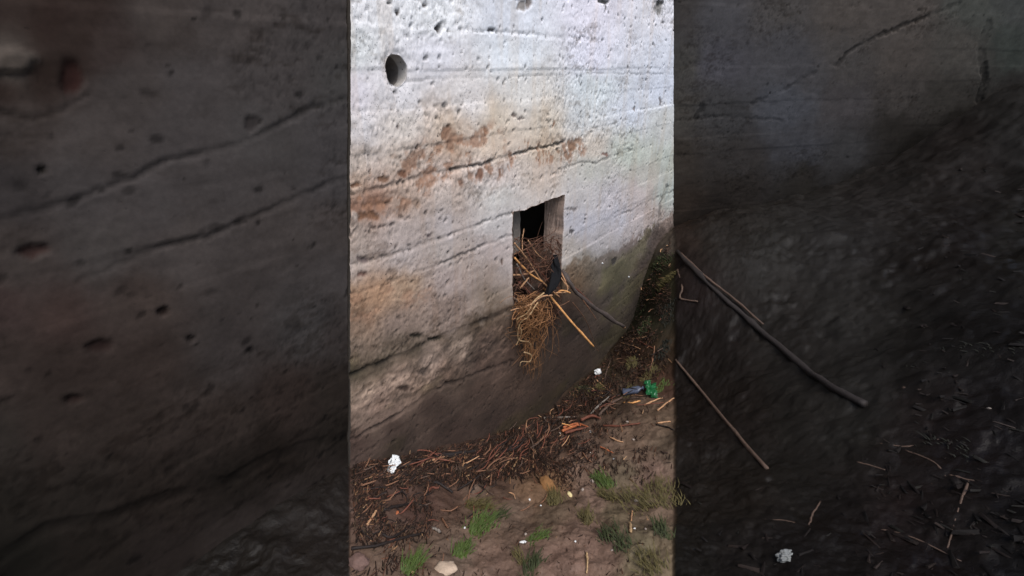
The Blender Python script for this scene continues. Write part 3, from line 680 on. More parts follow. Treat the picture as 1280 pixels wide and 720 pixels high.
for cc, r_, lab in [([(690,369),(676,371),(664,380),(650,385),(638,388)], .0052, 'pale root curling left over the sill of the opening'),
                    ([(680,366),(668,376),(658,392),(646,400),(652,415),(645,432)], .0042, 'long pale root looping down the left side of the hanging tangle'),
                    ([(672,378),(660,396),(650,404),(648,424),(662,428),(664,436)], .0040, 'pale root bent in an S near the middle of the hanging tangle'),
                    ([(655,440),(664,444),(662,452),(652,452),(650,458)], .0038, 'short pale root hook near the lower end of the hanging tangle')]:
    stick('root', [OW(x, y, .08 - .005 * k) for k, (x, y) in enumerate(cc)], r_, r_ * .5, M_STRAW if r_ < .0045 else M_TAN, lab, 'root', 'pale roots in the hanging tangle', n=22, wob=.001)
pp = []
for i in range(520):
    x0 = random.uniform(643, 698); y0 = random.uniform(296, 402); a = random.uniform(-.16, .03) ; th = random.gauss(0.8, 1.0); ln = random.uniform(6, 30)
    x1 = min(max(x0 + ln * math.cos(th), 642), 702); y1 = min(y0 + ln * math.sin(th), 408); a = a if y0 < 385 and x0 < 690 else max(a, .01)
    mid = OW((x0 + x1) / 2 + random.uniform(-3, 3), (y0 + y1) / 2 + random.uniform(-3, 3), a + .01)
    pp.append(([OW(x0, y0, a), mid, OW(x1, y1, a + random.uniform(-.02, .02))], random.uniform(.0010, .0036), .0010, 5))
tangle('brushwood', pp, wood('brown_brushwood', (88, 60, 46)), 'brown brushwood packed into the opening behind the loose sticks', 'brushwood')
# silt plug behind the brushwood
def lump_obj(name, centre, size, m, seed, sub=4, amp=0.25, rot=(0, 0, 0), freq=1.6, parent=None, cut=None):
    bm = bmesh.new(); bmesh.ops.create_icosphere(bm, subdivisions=sub, radius=1.0)
    for v in bm.verts:
        nz = mnoise.fractal(v.co * freq + Vector((seed * 3.1, seed, 0)), 1.0, 2.0, 4) * amp
        v.co = v.co * (1 + nz); v.co = Vector((v.co.x * size[0], v.co.y * size[1], v.co.z * size[2]))
    me = bpy.data.meshes.new(name); bm.to_mesh(me); bm.free(); me.materials.append(m)
    me.polygons.foreach_set('use_smooth', [True] * len(me.polygons))
    o = bpy.data.objects.new(name, me); o.location = centre; o.rotation_euler = rot; COL.objects.link(o)
    return o
M_PLUG = mat('packed_silt', tuple(lin((66, 52, 44))), 0.9, nscale=30, namp=0.4, bump=0.9, bdist=0.012)
o = lump_obj('silt_plug', OW(668, 352, -.19), (.28, .16, .24), M_PLUG, 4, 5, 0.3, (0, 0, A * -1 + math.pi / 2), 2.4)
tag(o, 'brown plug of silt and rubbish half filling the square opening', 'silt')
# black cloth
bm = bmesh.new(); cpts = [(694,318,.0,.5),(693,327,.015,.9),(697,335,.035,1.0),(696,345,.05,.9),(692,354,.06,1.0),(688,362,.07,.9),(684,370,.07,.45)]
rings = []
for i, (x, y, o_, s) in enumerate(cpts):
    c = OW(x, y, o_); ring = []
    for k in range(20):
        t = 2 * math.pi * k / 20; r = .036 * s * (1 + .38 * math.sin(3 * t + i * 1.3) + .24 * math.sin(5 * t + i * 2.7)) * random.uniform(.8, 1.2)
        ring.append(bm.verts.new(c + Vector(WD) * math.cos(t) * r - Vector(WN) * math.sin(t) * r * .7 + Vector((0, 0, random.uniform(-.004, .004)))))
    rings.append(ring)
for a, b in zip(rings[:-1], rings[1:]):
    for k in range(20): bm.faces.new((a[k], a[(k + 1) % 20], b[(k + 1) % 20], b[k]))
bm.faces.new(rings[0][::-1]); bm.faces.new(rings[-1])
me = bpy.data.meshes.new('black_cloth'); bm.to_mesh(me); bm.free(); me.polygons.foreach_set('use_smooth', [True] * len(me.polygons))
me.materials.append(mat('black_rag', (0.006, 0.006, 0.007), 0.85, bump=0.5, nscale=60, bdist=.004, spec=.15))
o = bpy.data.objects.new('black_cloth', me); COL.objects.link(o); sm = o.modifiers.new('s', 'SUBSURF'); sm.levels = 2; sm.render_levels = 2
tag(o, 'limp black rag hanging at the lower right corner of the opening', 'rag')

# ------------------------------------------------------------------ sticks lying about on the ground
def lay(pxs, lift=0.008):
    return [on_ground(x, y, lift) for x, y in pxs]
GS = [
 ([(528,583),(548,575),(570,570)], .006, M_TAN, 'pair-like tan stick just right of the white wrapper'), ([(546,580),(566,577),(582,574)], .0055, M_ORG, 'orange-brown stick under the dark plank by the wall foot'),
 ([(545,574),(570,570),(596,567)], .010, M_NDK, 'black wet stick lying level along the foot of the wall'), ([(489,574),(497,571),(504,567)], .005, M_STRAW, 'short straw stick just above the white wrapper'),
 ([(444,584),(455,580),(470,577)], .004, M_BRN, 'thin brown stick at the left end of the wall foot'), ([(459,658),(465,649),(471,640)], .0048, M_TAN, 'lone tan stick on bare mud at lower left'),
 ([(590,575),(590,568),(589,563)], .004, M_STRAW, 'small upright straw piece by the wall foot'), ([(613,607),(615,592),(617,580)], .004, M_BRN, 'thin upright brown stem leaning beside the bare mud patch'),
 ([(640,588),(645,580),(648,576)], .0045, M_STRAW, 'pale straw stick at the left of the red splinters'), ([(625,590),(632,582),(642,574)], .006, M_TAN, 'tan stick among dark twigs left of the red splinters'),
 ([(534,603),(552,608),(566,618)], .007, M_BLK, 'black crooked twig in the middle of the debris'), ([(532,620),(540,612),(548,612)], .0065, M_RED, 'reddish bark piece near the crooked black twig'),
 ([(553,650),(557,658),(560,662)], .005, M_BRN, 'short brown twig left of the green tuft'), ([(480,640),(495,636),(512,632)], .006, M_BLK, 'dark twig half sunk in mud at left'),
 ([(440,688),(470,684),(500,676),(528,668)], .006, M_BLK, 'long black root line across the mud at lower left'), ([(478,670),(490,674),(512,660)], .005, M_BLK, 'black twig curving in mud at lower left'),
 ([(680,524),(700,523),(722,522)], .006, M_GREYW, 'long grey-brown stick pointing at the red splinters from the left'), ([(738,519),(750,507),(763,496)], .006, M_GREYW, 'grey stick leaning up to the right above the red splinters'),
 ([(748,521),(762,508),(778,498)], .009, M_NTAN, 'wide dirty brown stick parallel to the grey leaning stick'), ([(745,476),(753,483),(762,489)], .0048, M_TAN, 'short tan twig between the two white scraps'),
 ([(779,504),(790,505),(800,502)], .006, M_CANE, 'bright tan stick below the green bag'), ([(805,508),(818,502),(828,499)], .0055, M_TAN, 'tan stick running right below the green bag'), ([(822,514),(832,506),(842,499)], .0055, M_TAN, 'tan stick at the far right below the green bag'),
 ([(820,530),(830,529),(838,528)], .0045, M_TAN, 'short level tan stick on mud at right'), ([(762,548),(770,552),(779,555)], .0045, M_TAN, 'short tan stick on bare mud right of the splinters'),
 ([(750,560),(758,563),(766,567)], .0045, M_ORG, 'orange twig on mud below the splinters'), ([(753,533),(775,534),(800,530)], .006, M_RED, 'reddish stick running right from the splinters'),
 ([(820,532),(832,535),(842,539)], .005, M_BLK, 'thin black twig at the far right of the mud'), ([(790,424),(800,424),(808,421)], .004, M_TAN, 'thin pale stem on the mossy bank'), 
 ([(775,429),(790,434),(800,438)], .0035, M_TAN, 'thin tan stem at the lower edge of the mossy bank'), ([(818,434),(816,450),(812,464)], .0045, M_BRN, 'brown stem standing down the mossy bank'),
 ([(795,424),(806,432),(818,437)], .0045, M_RED, 'reddish stem crossing the mossy bank'), ([(756,478),(758,465),(764,448)], .0045, M_NTAN, 'thin brown stem beside the upper white scrap'),
 ([(734,602),(733,625),(733,640)], .0028, M_TAN, ''), 
]
for ps, r_, m_, lab in GS:
    if not lab: continue
    stick('stick', lay(ps, r_ * 1.2), r_, r_ * .75, m_, lab, 'stick', n=9, knots=1)
stick('stem', lay([(733,692),(734,705),(733,718)], .006), .004, .003, M_STRAW, 'pale straw stem standing on bare mud at the bottom', 'stem')
stick('stem', lay([(787,655),(788,662),(788,668)], .006), .006, .005, M_STRAW, 'short cream twig stub on the mud at right', 'stem')
stick('stem', lay([(790,640),(789,648),(789,653)], .006), .0035, .003, M_TAN, 'thin tan stem just above the cream twig stub', 'stem')
stick('stem', lay([(540,662),(546,664),(550,667)], .006), .0058, .005, M_GREYW, 'short pale grey stub on bare mud left of the green tuft', 'stem')
# split red-orange wood
sp = empty('splintered_wood', on_ground(715, 540)); tag(sp, 'split piece of wet orange-red wood showing fresh splinters', 'wood')
for k, (ps, r_, m_) in enumerate([([(703,541),(715,536),(727,533)], .010, M_ORG), ([(704,537),(720,532),(735,536)], .007, M_ORG), ([(706,545),(720,541),(733,538)], .009, M_RED), ([(725,529),(740,524),(750,527)], .012, M_RED), ([(702,534),(708,536),(714,538)], .005, M_CANE)]):
    stick('splinter', lay(ps, .012 + .004 * k), r_, r_ * .5, m_, None, None, parent=sp, n=8)

# countable loose twigs in the drift along the foot
TZ = [(440,700,575,700,10,60),(470,640,590,612,16,28),(500,600,660,560,22,16),(560,620,520,600,20,12),(640,720,560,552,26,20),(700,780,520,520,16,10),(760,842,470,470,26,24),(800,842,330,420,14,30),(560,842,640,640,60,45)]
base_tw = []
for k in range(6):
    L_ = random.uniform(.05, .11); bend = random.uniform(-.02, .02)
    p = smooth_path([Vector((-L_ / 2, 0, 0)), Vector((0, bend, .003)), Vector((L_ / 2, 0, 0))], 6, .0012)
    V, F = tube_mesh(p, [.0038 - .0003 * i for i in range(7)], 6, .15)
    base_tw.append((V, F))
twm = {}
for k, (V, F) in enumerate(base_tw):
    for mi, m_ in enumerate((M_BLK, M_BRN, M_RED, M_NTAN, M_TAN)):
        me = bpy.data.meshes.new('loose_twig'); me.from_pydata(V, [], F); me.update(); me.materials.append(m_)
        me.polygons.foreach_set('use_smooth', [True] * len(me.polygons)); twm[(k, mi)] = me
def drift_pos():
    while True:
        x = random.uniform(443, 838)
        foot = np.interp(x, [438,520,600,650,690,712,750,775,792,805,842], [582,566,550,532,512,488,455,425,398,350,290])
        dy = abs(random.gauss(0, 1)) * (55 if x < 560 else 42 if x < 700 else 55 if x < 760 else 90)
        if x > 760 and foot + dy > 515 and random.random() < .8: continue
        if foot + dy < 712: return x, foot + dy + 3
tw_names = ('loose_twig', 'twig', 'twig')
TWL = {0: 'black rotten twig in the drift of debris at the wall foot', 1: 'brown twig in the drift of debris at the wall foot', 2: 'reddish bark twig in the drift of debris at the wall foot', 3: 'dirty brown twig in the drift of debris at the wall foot', 4: 'pale tan twig in the drift of debris at the wall foot'}
proto = {}
for i in range(230):
    x, y = drift_pos(); mi = random.choices([0, 1, 2, 3, 4], [32, 26, 18, 18, 5])[0]; k = random.randrange(6)
    x = min(max(x, 456), 828); p = on_ground(x, y, .006)
    o = bpy.data.objects.new('loose_twig', twm[(k, mi)]); COL.objects.link(o); o.location = p
    s = random.uniform(.5, 1.25); o.scale = (s * random.uniform(.8, 1.5), s, s)
    o.rotation_euler = (random.uniform(-.2, .2), random.uniform(-.3, .3), random.gauss(0.55, 0.7))
    tag(o, TWL[mi], 'twig', {0: 'black twigs in the drift', 1: 'brown twigs in the drift', 2: 'reddish twigs in the drift', 3: 'dirty brown twigs in the drift', 4: 'tan twigs in the drift'}[mi])

for i in range(95):
    if i < 62: x = random.gauss(655, 34); y = 561 - (x - 655) * .42 + random.gauss(0, 15)
    elif i < 80: x = random.uniform(455, 590); y = np.interp(x, [438, 520, 600], [590, 576, 562]) + abs(random.gauss(0, 9))
    else: x = random.uniform(745, 832); y = random.uniform(488, 512)
    x = min(max(x, 455), 826); mi = random.choices([0, 1, 2, 3, 4], [26, 24, 30, 15, 5])[0]
    o = bpy.data.objects.new('reed', twm[(random.randrange(6), mi)]); COL.objects.link(o); o.location = on_ground(x, y, random.uniform(.008, .035))
    s = random.uniform(.8, 1.3); o.scale = (s * random.uniform(1.1, 1.9), s, s); o.rotation_euler = (random.uniform(-.3, .3), random.uniform(-.35, .1), random.gauss(.95 if i < 62 else .25, .35))
    c_ = ('black', 'brown', 'reddish', 'dirty brown', 'pale tan')[mi]
    tag(o, c_ + ' long reed in the tangled heap along the wall foot', 'reed', c_ + ' reeds heaped along the wall foot')

# fine litter, far too many to count: one object
V = []; F = []; CC = []
pal = [lin(c) for c in ((40,28,22),(52,36,28),(70,48,36),(90,60,44),(34,26,20),(62,50,38),(118,88,62),(150,120,90))]
pw = [28, 24, 13, 6, 22, 8, 2.5, .9]
def chip(p, L_, W_, a, c):
    k = len(V); ca, sa = math.cos(a), math.sin(a); t = random.uniform(-.35, .35); b = random.uniform(-.3, .3)
    ax = Vector((ca, sa, t)) * L_; ay = Vector((-sa, ca, random.uniform(-.3, .3))) * W_; az_ = Vector((0, 0, W_ * .7)); m = p + az_ * .5
    for q in (-ax - ay, -ax + ay, ax * .9 + ay * .5, ax * .9 - ay * .5): V.append(m + q); CC.append(c)
    for q in (-ax * .9, ax * .8): V.append(m + q + az_ * (1.2 + b)); CC.append(c)
    F.extend([(k, k + 1, k + 4), (k + 1, k + 2, k + 5, k + 4), (k + 2, k + 3, k + 5), (k + 3, k, k + 4, k + 5)])
N = 21000
def clump(x, y): return float(vnoise(np.array([x / 26.]), np.array([y / 15.]), 900)[0])
xs = []; ys = []
for i in range(N):
    while True:
        a, b = (random.uniform(438, 842), random.uniform(560, 735)) if i % 8 == 0 else drift_pos()
        if random.random() < sstep(.33, .6, clump(a, b)) + .03 + (.6 if 590 < a < 700 and b < 600 else 0) + (.5 if b - np.interp(a, [438,520,600,690,750,842], [582,566,550,512,455,290]) < 26 else 0): break
    xs.append(a); ys.append(b)
def many_ground(xs, ys):
    xs = np.array(xs); ys = np.array(ys); a = xs - 640; b = ys - 360
    r = np.stack([a, FPX * CP - b * SP, -(FPX * SP + b * CP)], -1); r /= np.linalg.norm(r, axis=1)[:, None]
    lo = np.full(len(xs), .6); hit = np.zeros(len(xs), bool); tt = np.full(len(xs), .6)
    for st in np.arange(.7, 7, .035):
        g_ = ground_z(r[:, 0] * st, r[:, 1] * st); below = CAM_Z + r[:, 2] * st < g_
        new = below & ~hit; tt[new] = st; hit |= below
    lo = tt - .035; hi = tt.copy()
    for _ in range(6):
        mid = (lo + hi) / 2; g_ = ground_z(r[:, 0] * mid, r[:, 1] * mid); bl = CAM_Z + r[:, 2] * mid < g_
        hi = np.where(bl, mid, hi); lo = np.where(bl, lo, mid)
    X_ = r[:, 0] * hi; Y_ = r[:, 1] * hi; return X_, Y_, ground_z(X_, Y_)
gx, gy, gz = many_ground(xs, ys)
for i in range(N):
    c = pal[random.choices(range(8), pw)[0]] * random.uniform(.7, 1.3)
    L_ = random.uniform(.003, .019) * (.42 if ys[i] > 615 and xs[i] > 540 else 1) * (1 if random.random() < .8 else 1.9); chip(Vector((gx[i], gy[i], gz[i] + random.uniform(-.003, .016 if ys[i] < 605 else .0))), L_, min(L_ * random.uniform(.07, .3), .0035), random.gauss(.75, .5) + 1.2 * clump(ys[i] * 1.7, xs[i] * .5), c)
o = mesh_obj('plant_litter', V, F, M_LITTER, None, False, np.array(CC))
tag(o, 'dark litter of rotten stalks and bark chips', kind='stuff')
V = []; F = []; CC = []
pal = [lin(c) for c in ((14,10,8),(22,15,12),(30,22,18),(18,16,12),(40,32,28),(56,48,44))]; pw = [30, 26, 18, 14, 6, 1.2]  # litter tones lowered to go with the dim-painted bank
xs = []; ys = []
for i in range(700):
    x = random.uniform(1080, 1290); y = random.uniform(200, 735)
    if x < 1140 and y < 540 and random.random() < .9: x += 60
    if random.random() < .25: x = random.uniform(850, 1280); y = random.uniform(600, 735)
    xs.append(x); ys.append(y)
gx, gy, gz = many_ground(xs, ys)
for i in range(len(xs)):
    c = pal[random.choices(range(6), pw)[0]] * random.uniform(.7, 1.2); L_ = .003 + .035 * random.random() ** 2.5
    chip(Vector((gx[i], gy[i], gz[i] + .011)), L_, L_ * random.uniform(.08, .35), random.uniform(0, 3), c)
o = mesh_obj('bank_litter', V, F, M_LITTER, None, False, np.array(CC))
tag(o, 'added litter covering the dark bank, dimmed in colour', kind='stuff')

# added branches lying on the bank, their colours dimmed with it
stick('branch', lay([(846,318),(872,346),(905,378),(940,408),(975,440),(1010,470),(1045,492),(1080,512)], .022), .016, .019, M_NDK, 'long thick black branch lying down the dark bank', 'branch', n=26, knots=5, wob=.003)
stick('branch', lay([(850,322),(880,352),(915,380),(952,412)], .040), .008, .006, M_NTAN, 'thinner brown branch lying on top of the long black one', 'branch', n=16)
stick('cane', lay([(844,452),(880,496),(920,545),(958,590)], .012), .0085, .0095, M_NTAN, 'straight tan cane on the dark bank, dimmed in colour', 'cane', n=14, knots=2, wob=.001)
stick('branch', lay([(846,340),(852,362),(850,376),(872,380)], .02), .008, .006, M_NTAN, 'short hooked brown branch at the left edge of the dark bank', 'branch')
for k, (ps, lab) in enumerate([([(1098,557),(1135,562),(1172,553)], 'thin brown stem on black litter, upper of the right bank'), ([(1130,566),(1165,582),(1180,600)], 'thin brown stem bent down across the black litter'), ([(1185,596),(1205,602),(1216,605)], 'short stem pointing right on the black litter'),
        ([(1208,606),(1196,640),(1182,690)], 'long upright stem on the black litter'), ([(1070,580),(1085,586),(1105,592)], 'short thin stem near the mud edge'), ([(1010,660),(1015,645),(1025,630)], 'short stem above the white scrap on the right bank'),
        ([(1100,665),(1140,675),(1200,705)], 'low thin stem near the bottom of the right bank'), ([(955,652),(985,655),(1000,660)], 'thin stem left of the white scrap on the right bank')]):
    stick('stem', lay(ps, .010), .0038, .0025, M_NTAN, lab, 'stem', n=10)

# ------------------------------------------------------------------ litter people left and stones
M_WHT = mat('dirty_white_paper', tuple(lin((212, 214, 212))), .7, namp=.12, bump=.5, nscale=40)
M_BLUE = mat('blue_grey_plastic', tuple(lin((76, 82, 98))), .3, namp=.1, bump=.3, spec=.5)
M_CLR = mat('cloudy_plastic', tuple(lin((120, 130, 150))), .25, namp=.1, bump=.3, spec=.5)
M_GRN = mat('green_plastic', tuple(lin((30, 92, 52))), .3, namp=.3, bump=.5, nscale=40, spec=.5)
M_CRM = mat('cream_foam', tuple(lin((206, 190, 140))), .9, namp=.15)
M_STN = mat('tan_stone', tuple(lin((170, 150, 130))), .85, namp=.2, bump=.6); M_OCH = mat('ochre_stone', tuple(lin((128, 92, 56))), .85, namp=.25, bump=.6)
M_BST = mat('brown_stone', tuple(lin((104, 82, 74))), .8, namp=.2, bump=.5); M_PST = mat('pale_pebble', tuple(lin((150, 138, 128))), .8, namp=.2)
M_INK = mat('grey_print', tuple(lin((120, 126, 126))), .7, namp=.1)

def sheet(name, p, sx, sy, crump, m, seed, rz=0, tilt=(0, 0), label='', cat='', n_=22, fold=0.0, thick=.0012, round_=.0):
    """crumpled sheet with real thickness"""
    V = []; F = []
    for i in range(n_):
        for j in range(n_):
            a = i / (n_ - 1) * 2 - 1; b = j / (n_ - 1) * 2 - 1
            k = 1 - round_ * (a * a * b * b); q = Vector((a * 2 + seed, b * 2, seed * .7))
            z = mnoise.noise(q) * crump + mnoise.noise(q * 2.7) * crump * .5 + fold * (abs(a) ** 1.5)
            ex = 1 + .18 * mnoise.noise(Vector((a * 1.5, b * 1.5, seed + 9)))
            V.append(Vector((a * sx * k * ex, b * sy * k * ex, z)))
    for i in range(n_ - 1):
        for j in range(n_ - 1): F.append((i * n_ + j, (i + 1) * n_ + j, (i + 1) * n_ + j + 1, i * n_ + j + 1))
    me = bpy.data.meshes.new(name); me.from_pydata(V, [], F); me.update(); me.materials.append(m)
    me.polygons.foreach_set('use_smooth', [False] * len(me.polygons))
    o = bpy.data.objects.new(name, me); o.location = p; o.rotation_euler = (tilt[0], tilt[1], rz); COL.objects.link(o)
    s = o.modifiers.new('thick', 'SOLIDIFY'); s.thickness = thick
    if label: tag(o, label, cat)
    return o
o = sheet('crumpled_wrapper', on_ground(489, 589, .030), .026, .050, .016, M_WHT, 3.3, -.5, (.55, -.2), 'crumpled white wrapper lying at the wall foot on the left', 'wrapper', fold=-.02, round_=.3)
for k in range(5):
    a = lump_obj('printed_mark', (random.uniform(-.012, .012), random.uniform(-.025, .025), .012), (.003, .006, .0012), M_INK, k, 2, .2); a.parent = o
o = lump_obj('white_scrap', on_ground(747, 468, .02), (.030, .018, .022), M_WHT, 8, 4, .55, (0, .3, .6), 1.9); tag(o, 'small crumpled white scrap between the wall foot and the mossy bank', 'scrap')
o = lump_obj('white_scrap', on_ground(979, 700, .018), (.034, .018, .016), mat('dimmed_white', tuple(lin((112, 114, 112))), .6, namp=.25), 12, 4, .6, (0, .2, .5), 2.2); tag(o, 'white scrap on the dark bank near the bottom, dimmed in colour', 'scrap')  # white lowered to the painted dimness of the bank
# crushed bottle, blue-grey
def bottle(name, p0, p1, r, mbody, mcap, label):
    root = empty(name, p0); tag(root, label, 'bottle'); ax = p1 - p0; L_ = ax.length
    prof = [(0, .1), (.02, .85), (.08, 1), (.2, .93), (.3, 1), (.42, .9), (.55, 1), (.7, .95), (.8, .7), (.88, .36), (.93, .32), (.96, .32)]
    V = []; F = []; sg = 24; q = ax.to_track_quat('Z', 'Y')
    for i, (t, s) in enumerate(prof):
        for k in range(sg):
            a = 2 * math.pi * k / sg; rr2 = r * s * (1 + .12 * math.sin(2 * a + i)) * (1 - .22 * (math.sin(a) > .3) * (2 < i < 8))
            V.append(q @ Vector((rr2 * math.cos(a), rr2 * math.sin(a) * .8, t * L_)))
    for i in range(len(prof) - 1):
        for k in range(sg): F.append((i * sg + k, i * sg + (k + 1) % sg, (i + 1) * sg + (k + 1) % sg, (i + 1) * sg + k))
    F.append(tuple(range(sg))[::-1]); F.append(tuple(range((len(prof) - 1) * sg, len(prof) * sg)))
    me = bpy.data.meshes.new('bottle_body'); me.from_pydata(V, [], F); me.materials.append(mbody); me.polygons.foreach_set('use_smooth', [True] * len(me.polygons))
    o = bpy.data.objects.new('bottle_body', me); COL.objects.link(o); o.parent = root
    v, f = tube_mesh([q @ Vector((0, 0, L_ * t)) for t in (.955, .96, 1.02, 1.025)], [r * .3, r * .42, r * .42, r * .3], 16)
    me = bpy.data.meshes.new('bottle_cap'); me.from_pydata(v, [], f); me.materials.append(mcap)
    o = bpy.data.objects.new('bottle_cap', me); COL.objects.link(o); o.parent = root
    return root
bottle('plastic_bottle', on_ground(778, 493, .018), on_ground(804, 489, .026), .032, M_BLUE, M_CLR, 'crushed blue-grey plastic bottle half buried in debris left of the green bag')
o = sheet('green_bag', on_ground(814, 491, .022), .060, .070, .034, M_GRN, 6.1, .5, (.5, .3), 'torn shiny green plastic bag caught on the debris at right', 'bag', round_=.5)
for (x, y, s, m_, sd2, nm, lab, cat) in [
    (557,713,(.040,.030,.018),M_STN,3,'stone','flat tan stone at the bottom edge right of the grass tuft','stone'),
    (684,608,(.060,.034,.022),M_OCH,5,'stone','wide ochre stone sunk in the mud','stone'),
    (449,706,(.036,.028,.022),M_BST,7,'stone','brown stone in the lower left corner','stone'),
    (712,619,(.018,.011,.010),M_CRM,9,'foam_chunk','cream chunk of foam on bare mud','foam'),
    (728,613,(.009,.007,.006),M_PST,11,'pebble','pale pebble right of the cream foam chunk','pebble'),
    (740,602,(.013,.008,.006),M_PST,13,'pebble','flat pinkish pebble above the cream foam chunk','pebble'),
    (795,627,(.010,.008,.006),M_PST,15,'pebble','pale pebble on the right by the long weed strands','pebble'),
    (623,553,(.009,.007,.006),M_WHT,17,'pebble','bright white pebble at the wall foot, centre','pebble'),
    (608,554,(.010,.007,.006),M_PST,19,'pebble','greyish pebble left of the bright white pebble','pebble'),
    (699,543,(.010,.008,.007),M_PST,21,'pebble','pale pebble at the left end of the red splinters','pebble'),
    (738,540,(.008,.007,.006),M_WHT,23,'pebble','white pebble at the right end of the red splinters','pebble'),
    (737,566,(.006,.005,.004),M_WHT,25,'pebble','tiny white pebble on mud below the splinters','pebble'),
    (767,575,(.006,.005,.004),M_WHT,27,'pebble','tiny white pebble on mud above the green tuft','pebble'),
    (792,550,(.009,.006,.005),M_PST,29,'pebble','pale pebble on the mud right of the splinters','pebble'),
    (784,528,(.010,.007,.006),M_PST,31,'pebble','pale pebble below the tan stick at right','pebble'),
    (497,642,(.010,.006,.005),M_ORG,33,'wood_chip','small orange wood chip on mud at left','wood chip'),
    (581,660,(.005,.004,.003),M_WHT,35,'pebble','tiny white speck of stone by the middle green tuft','pebble'),
    (662,625,(.007,.004,.003),M_WHT,37,'shell','small white shell fragment left of the ochre stone','shell'),
    (676,633,(.005,.004,.003),M_WHT,39,'shell','tiny white shell fragment below the ochre stone','shell'),
    (654,678,(.015,.006,.004),M_WHT,41,'shell','white broken shell piece near the bottom centre','shell'),
    (657,669,(.006,.005,.005),M_PST,43,'shell','pinkish shell bit touching the white broken shell','shell'),
    (719,678,(.004,.004,.003),M_WHT,45,'pebble','tiny white pebble at the bottom on bare mud','pebble'),
    (793,661,(.005,.003,.003),M_WHT,47,'pebble','tiny white pebble right of the cream twig stub','pebble'),
    (765,688,(.005,.004,.003),M_PST,49,'pebble','tiny pale pebble by the lower right weed','pebble'),
    (807,662,(.006,.004,.004),M_PST,51,'pebble','pale pebble further right of the cream twig stub','pebble'),
    (752,340,(.007,.005,.005),M_WHT,53,'','',''),
    (1105,317,(.012,.010,.008),M_GREYW,55,'pebble','grey pebble high on the dark bank','pebble'),
    (1130,487,(.012,.009,.008),M_NTAN,57,'pebble','dull brown pebble at the edge of the dark bank litter','pebble'),
    (1235,514,(.010,.008,.012),M_GREYW,59,'pebble','grey pebble on black litter at far right','pebble'),
    (1164,608,(.014,.010,.007),M_NTAN,61,'pebble','dull brown pebble among stems at right','pebble'),
    (997,263,(.014,.008,.007),M_GREYW,63,'pebble','grey stone chip on the dark bank top','pebble'),
    (1207,383,(.009,.007,.007),M_NTAN,65,'pebble','dull brown pebble right of the mud edge','pebble'),
    (760,560,(.0,.0,.0),M_WHT,0,'','','')]:
    if not nm: continue
    o = lump_obj(nm, on_ground(x, y, s[2] * .35), s, m_, sd2, 3, .3, (0, 0, random.uniform(0, 3))); tag(o, lab, cat)
for (x, y, lab) in [(753,329,'white snail-like chip stuck on the damp wall right of the opening'), (786,346,'tiny white chip stuck on the damp wall, further right')]:
    o = lump_obj('shell', OW(x, y, .003), (.010, .005, .005), M_WHT, x, 3, .3, (0, .5, .8)); tag(o, lab, 'shell')

# ------------------------------------------------------------------ grass and weeds
M_G1 = mat('fresh_grass', tuple(lin((64, 80, 30))), .6, namp=.35, bump=.1); M_G2 = mat('muddy_grass', tuple(lin((78, 70, 38))), .7, namp=.35, bump=.1)
M_G3 = mat('dark_weed', tuple(lin((46, 52, 24))), .7, namp=.4, bump=.1); M_G4 = mat('black_weed', tuple(lin((24, 25, 17))), .8, namp=.3, bump=.1)
def tuft(name, pc, n_b, ln, spread, dirn, m, label, cat='grass tuft', lean=.6, wide=.0030, group=None):
    """blades pressed over in one direction, each a tapered bent strip with a keel"""
    V = []; F = []; base = on_ground(*pc)
    ln *= 1.5; spread *= 1.25; n_b = int(n_b * 1.6); wide *= .85
    dv = Vector((math.cos(dirn), math.sin(dirn), 0)); sv_ = Vector((-dv.y, dv.x, 0))
    for i in range(n_b):
        o_ = dv * random.uniform(-1, 1) * spread + sv_ * random.gauss(0, .3) * spread
        gzz = float(ground_z(base.x + o_.x, base.y + o_.y)) - base.z
        b0 = Vector((o_.x, o_.y, gzz - .003)); L_ = ln * random.uniform(.4, 1.1)
        hd = (dv * random.gauss(.9, .5) + sv_ * random.gauss(0, .45)); hd.z = 0
        side = Vector((-hd.y, hd.x, 0)).normalized() * wide * random.uniform(.6, 1.2)
        k = len(V); ns = 5
        for j in range(ns + 1):
            t = j / ns; p = b0 + hd * (L_ * t * lean) + Vector((0, 0, L_ * (1 - lean * .6) * (t - .62 * t * t)))
            ww = side * (1 - t) ** .6
            V.extend([p - ww, p + Vector((0, 0, wide * .35)), p + ww])
        for j in range(ns):
            a = k + j * 3; F.extend([(a, a + 1, a + 4, a + 3), (a + 1, a + 2, a + 5, a + 4)])
    me = bpy.data.meshes.new(name); me.from_pydata(V, [], F); me.update(); me.materials.append(m)
    me.polygons.foreach_set('use_smooth', [True] * len(me.polygons))
    o = bpy.data.objects.new(name, me); o.location = base; COL.objects.link(o); tag(o, label, cat, group); return o
up = math.radians(68)
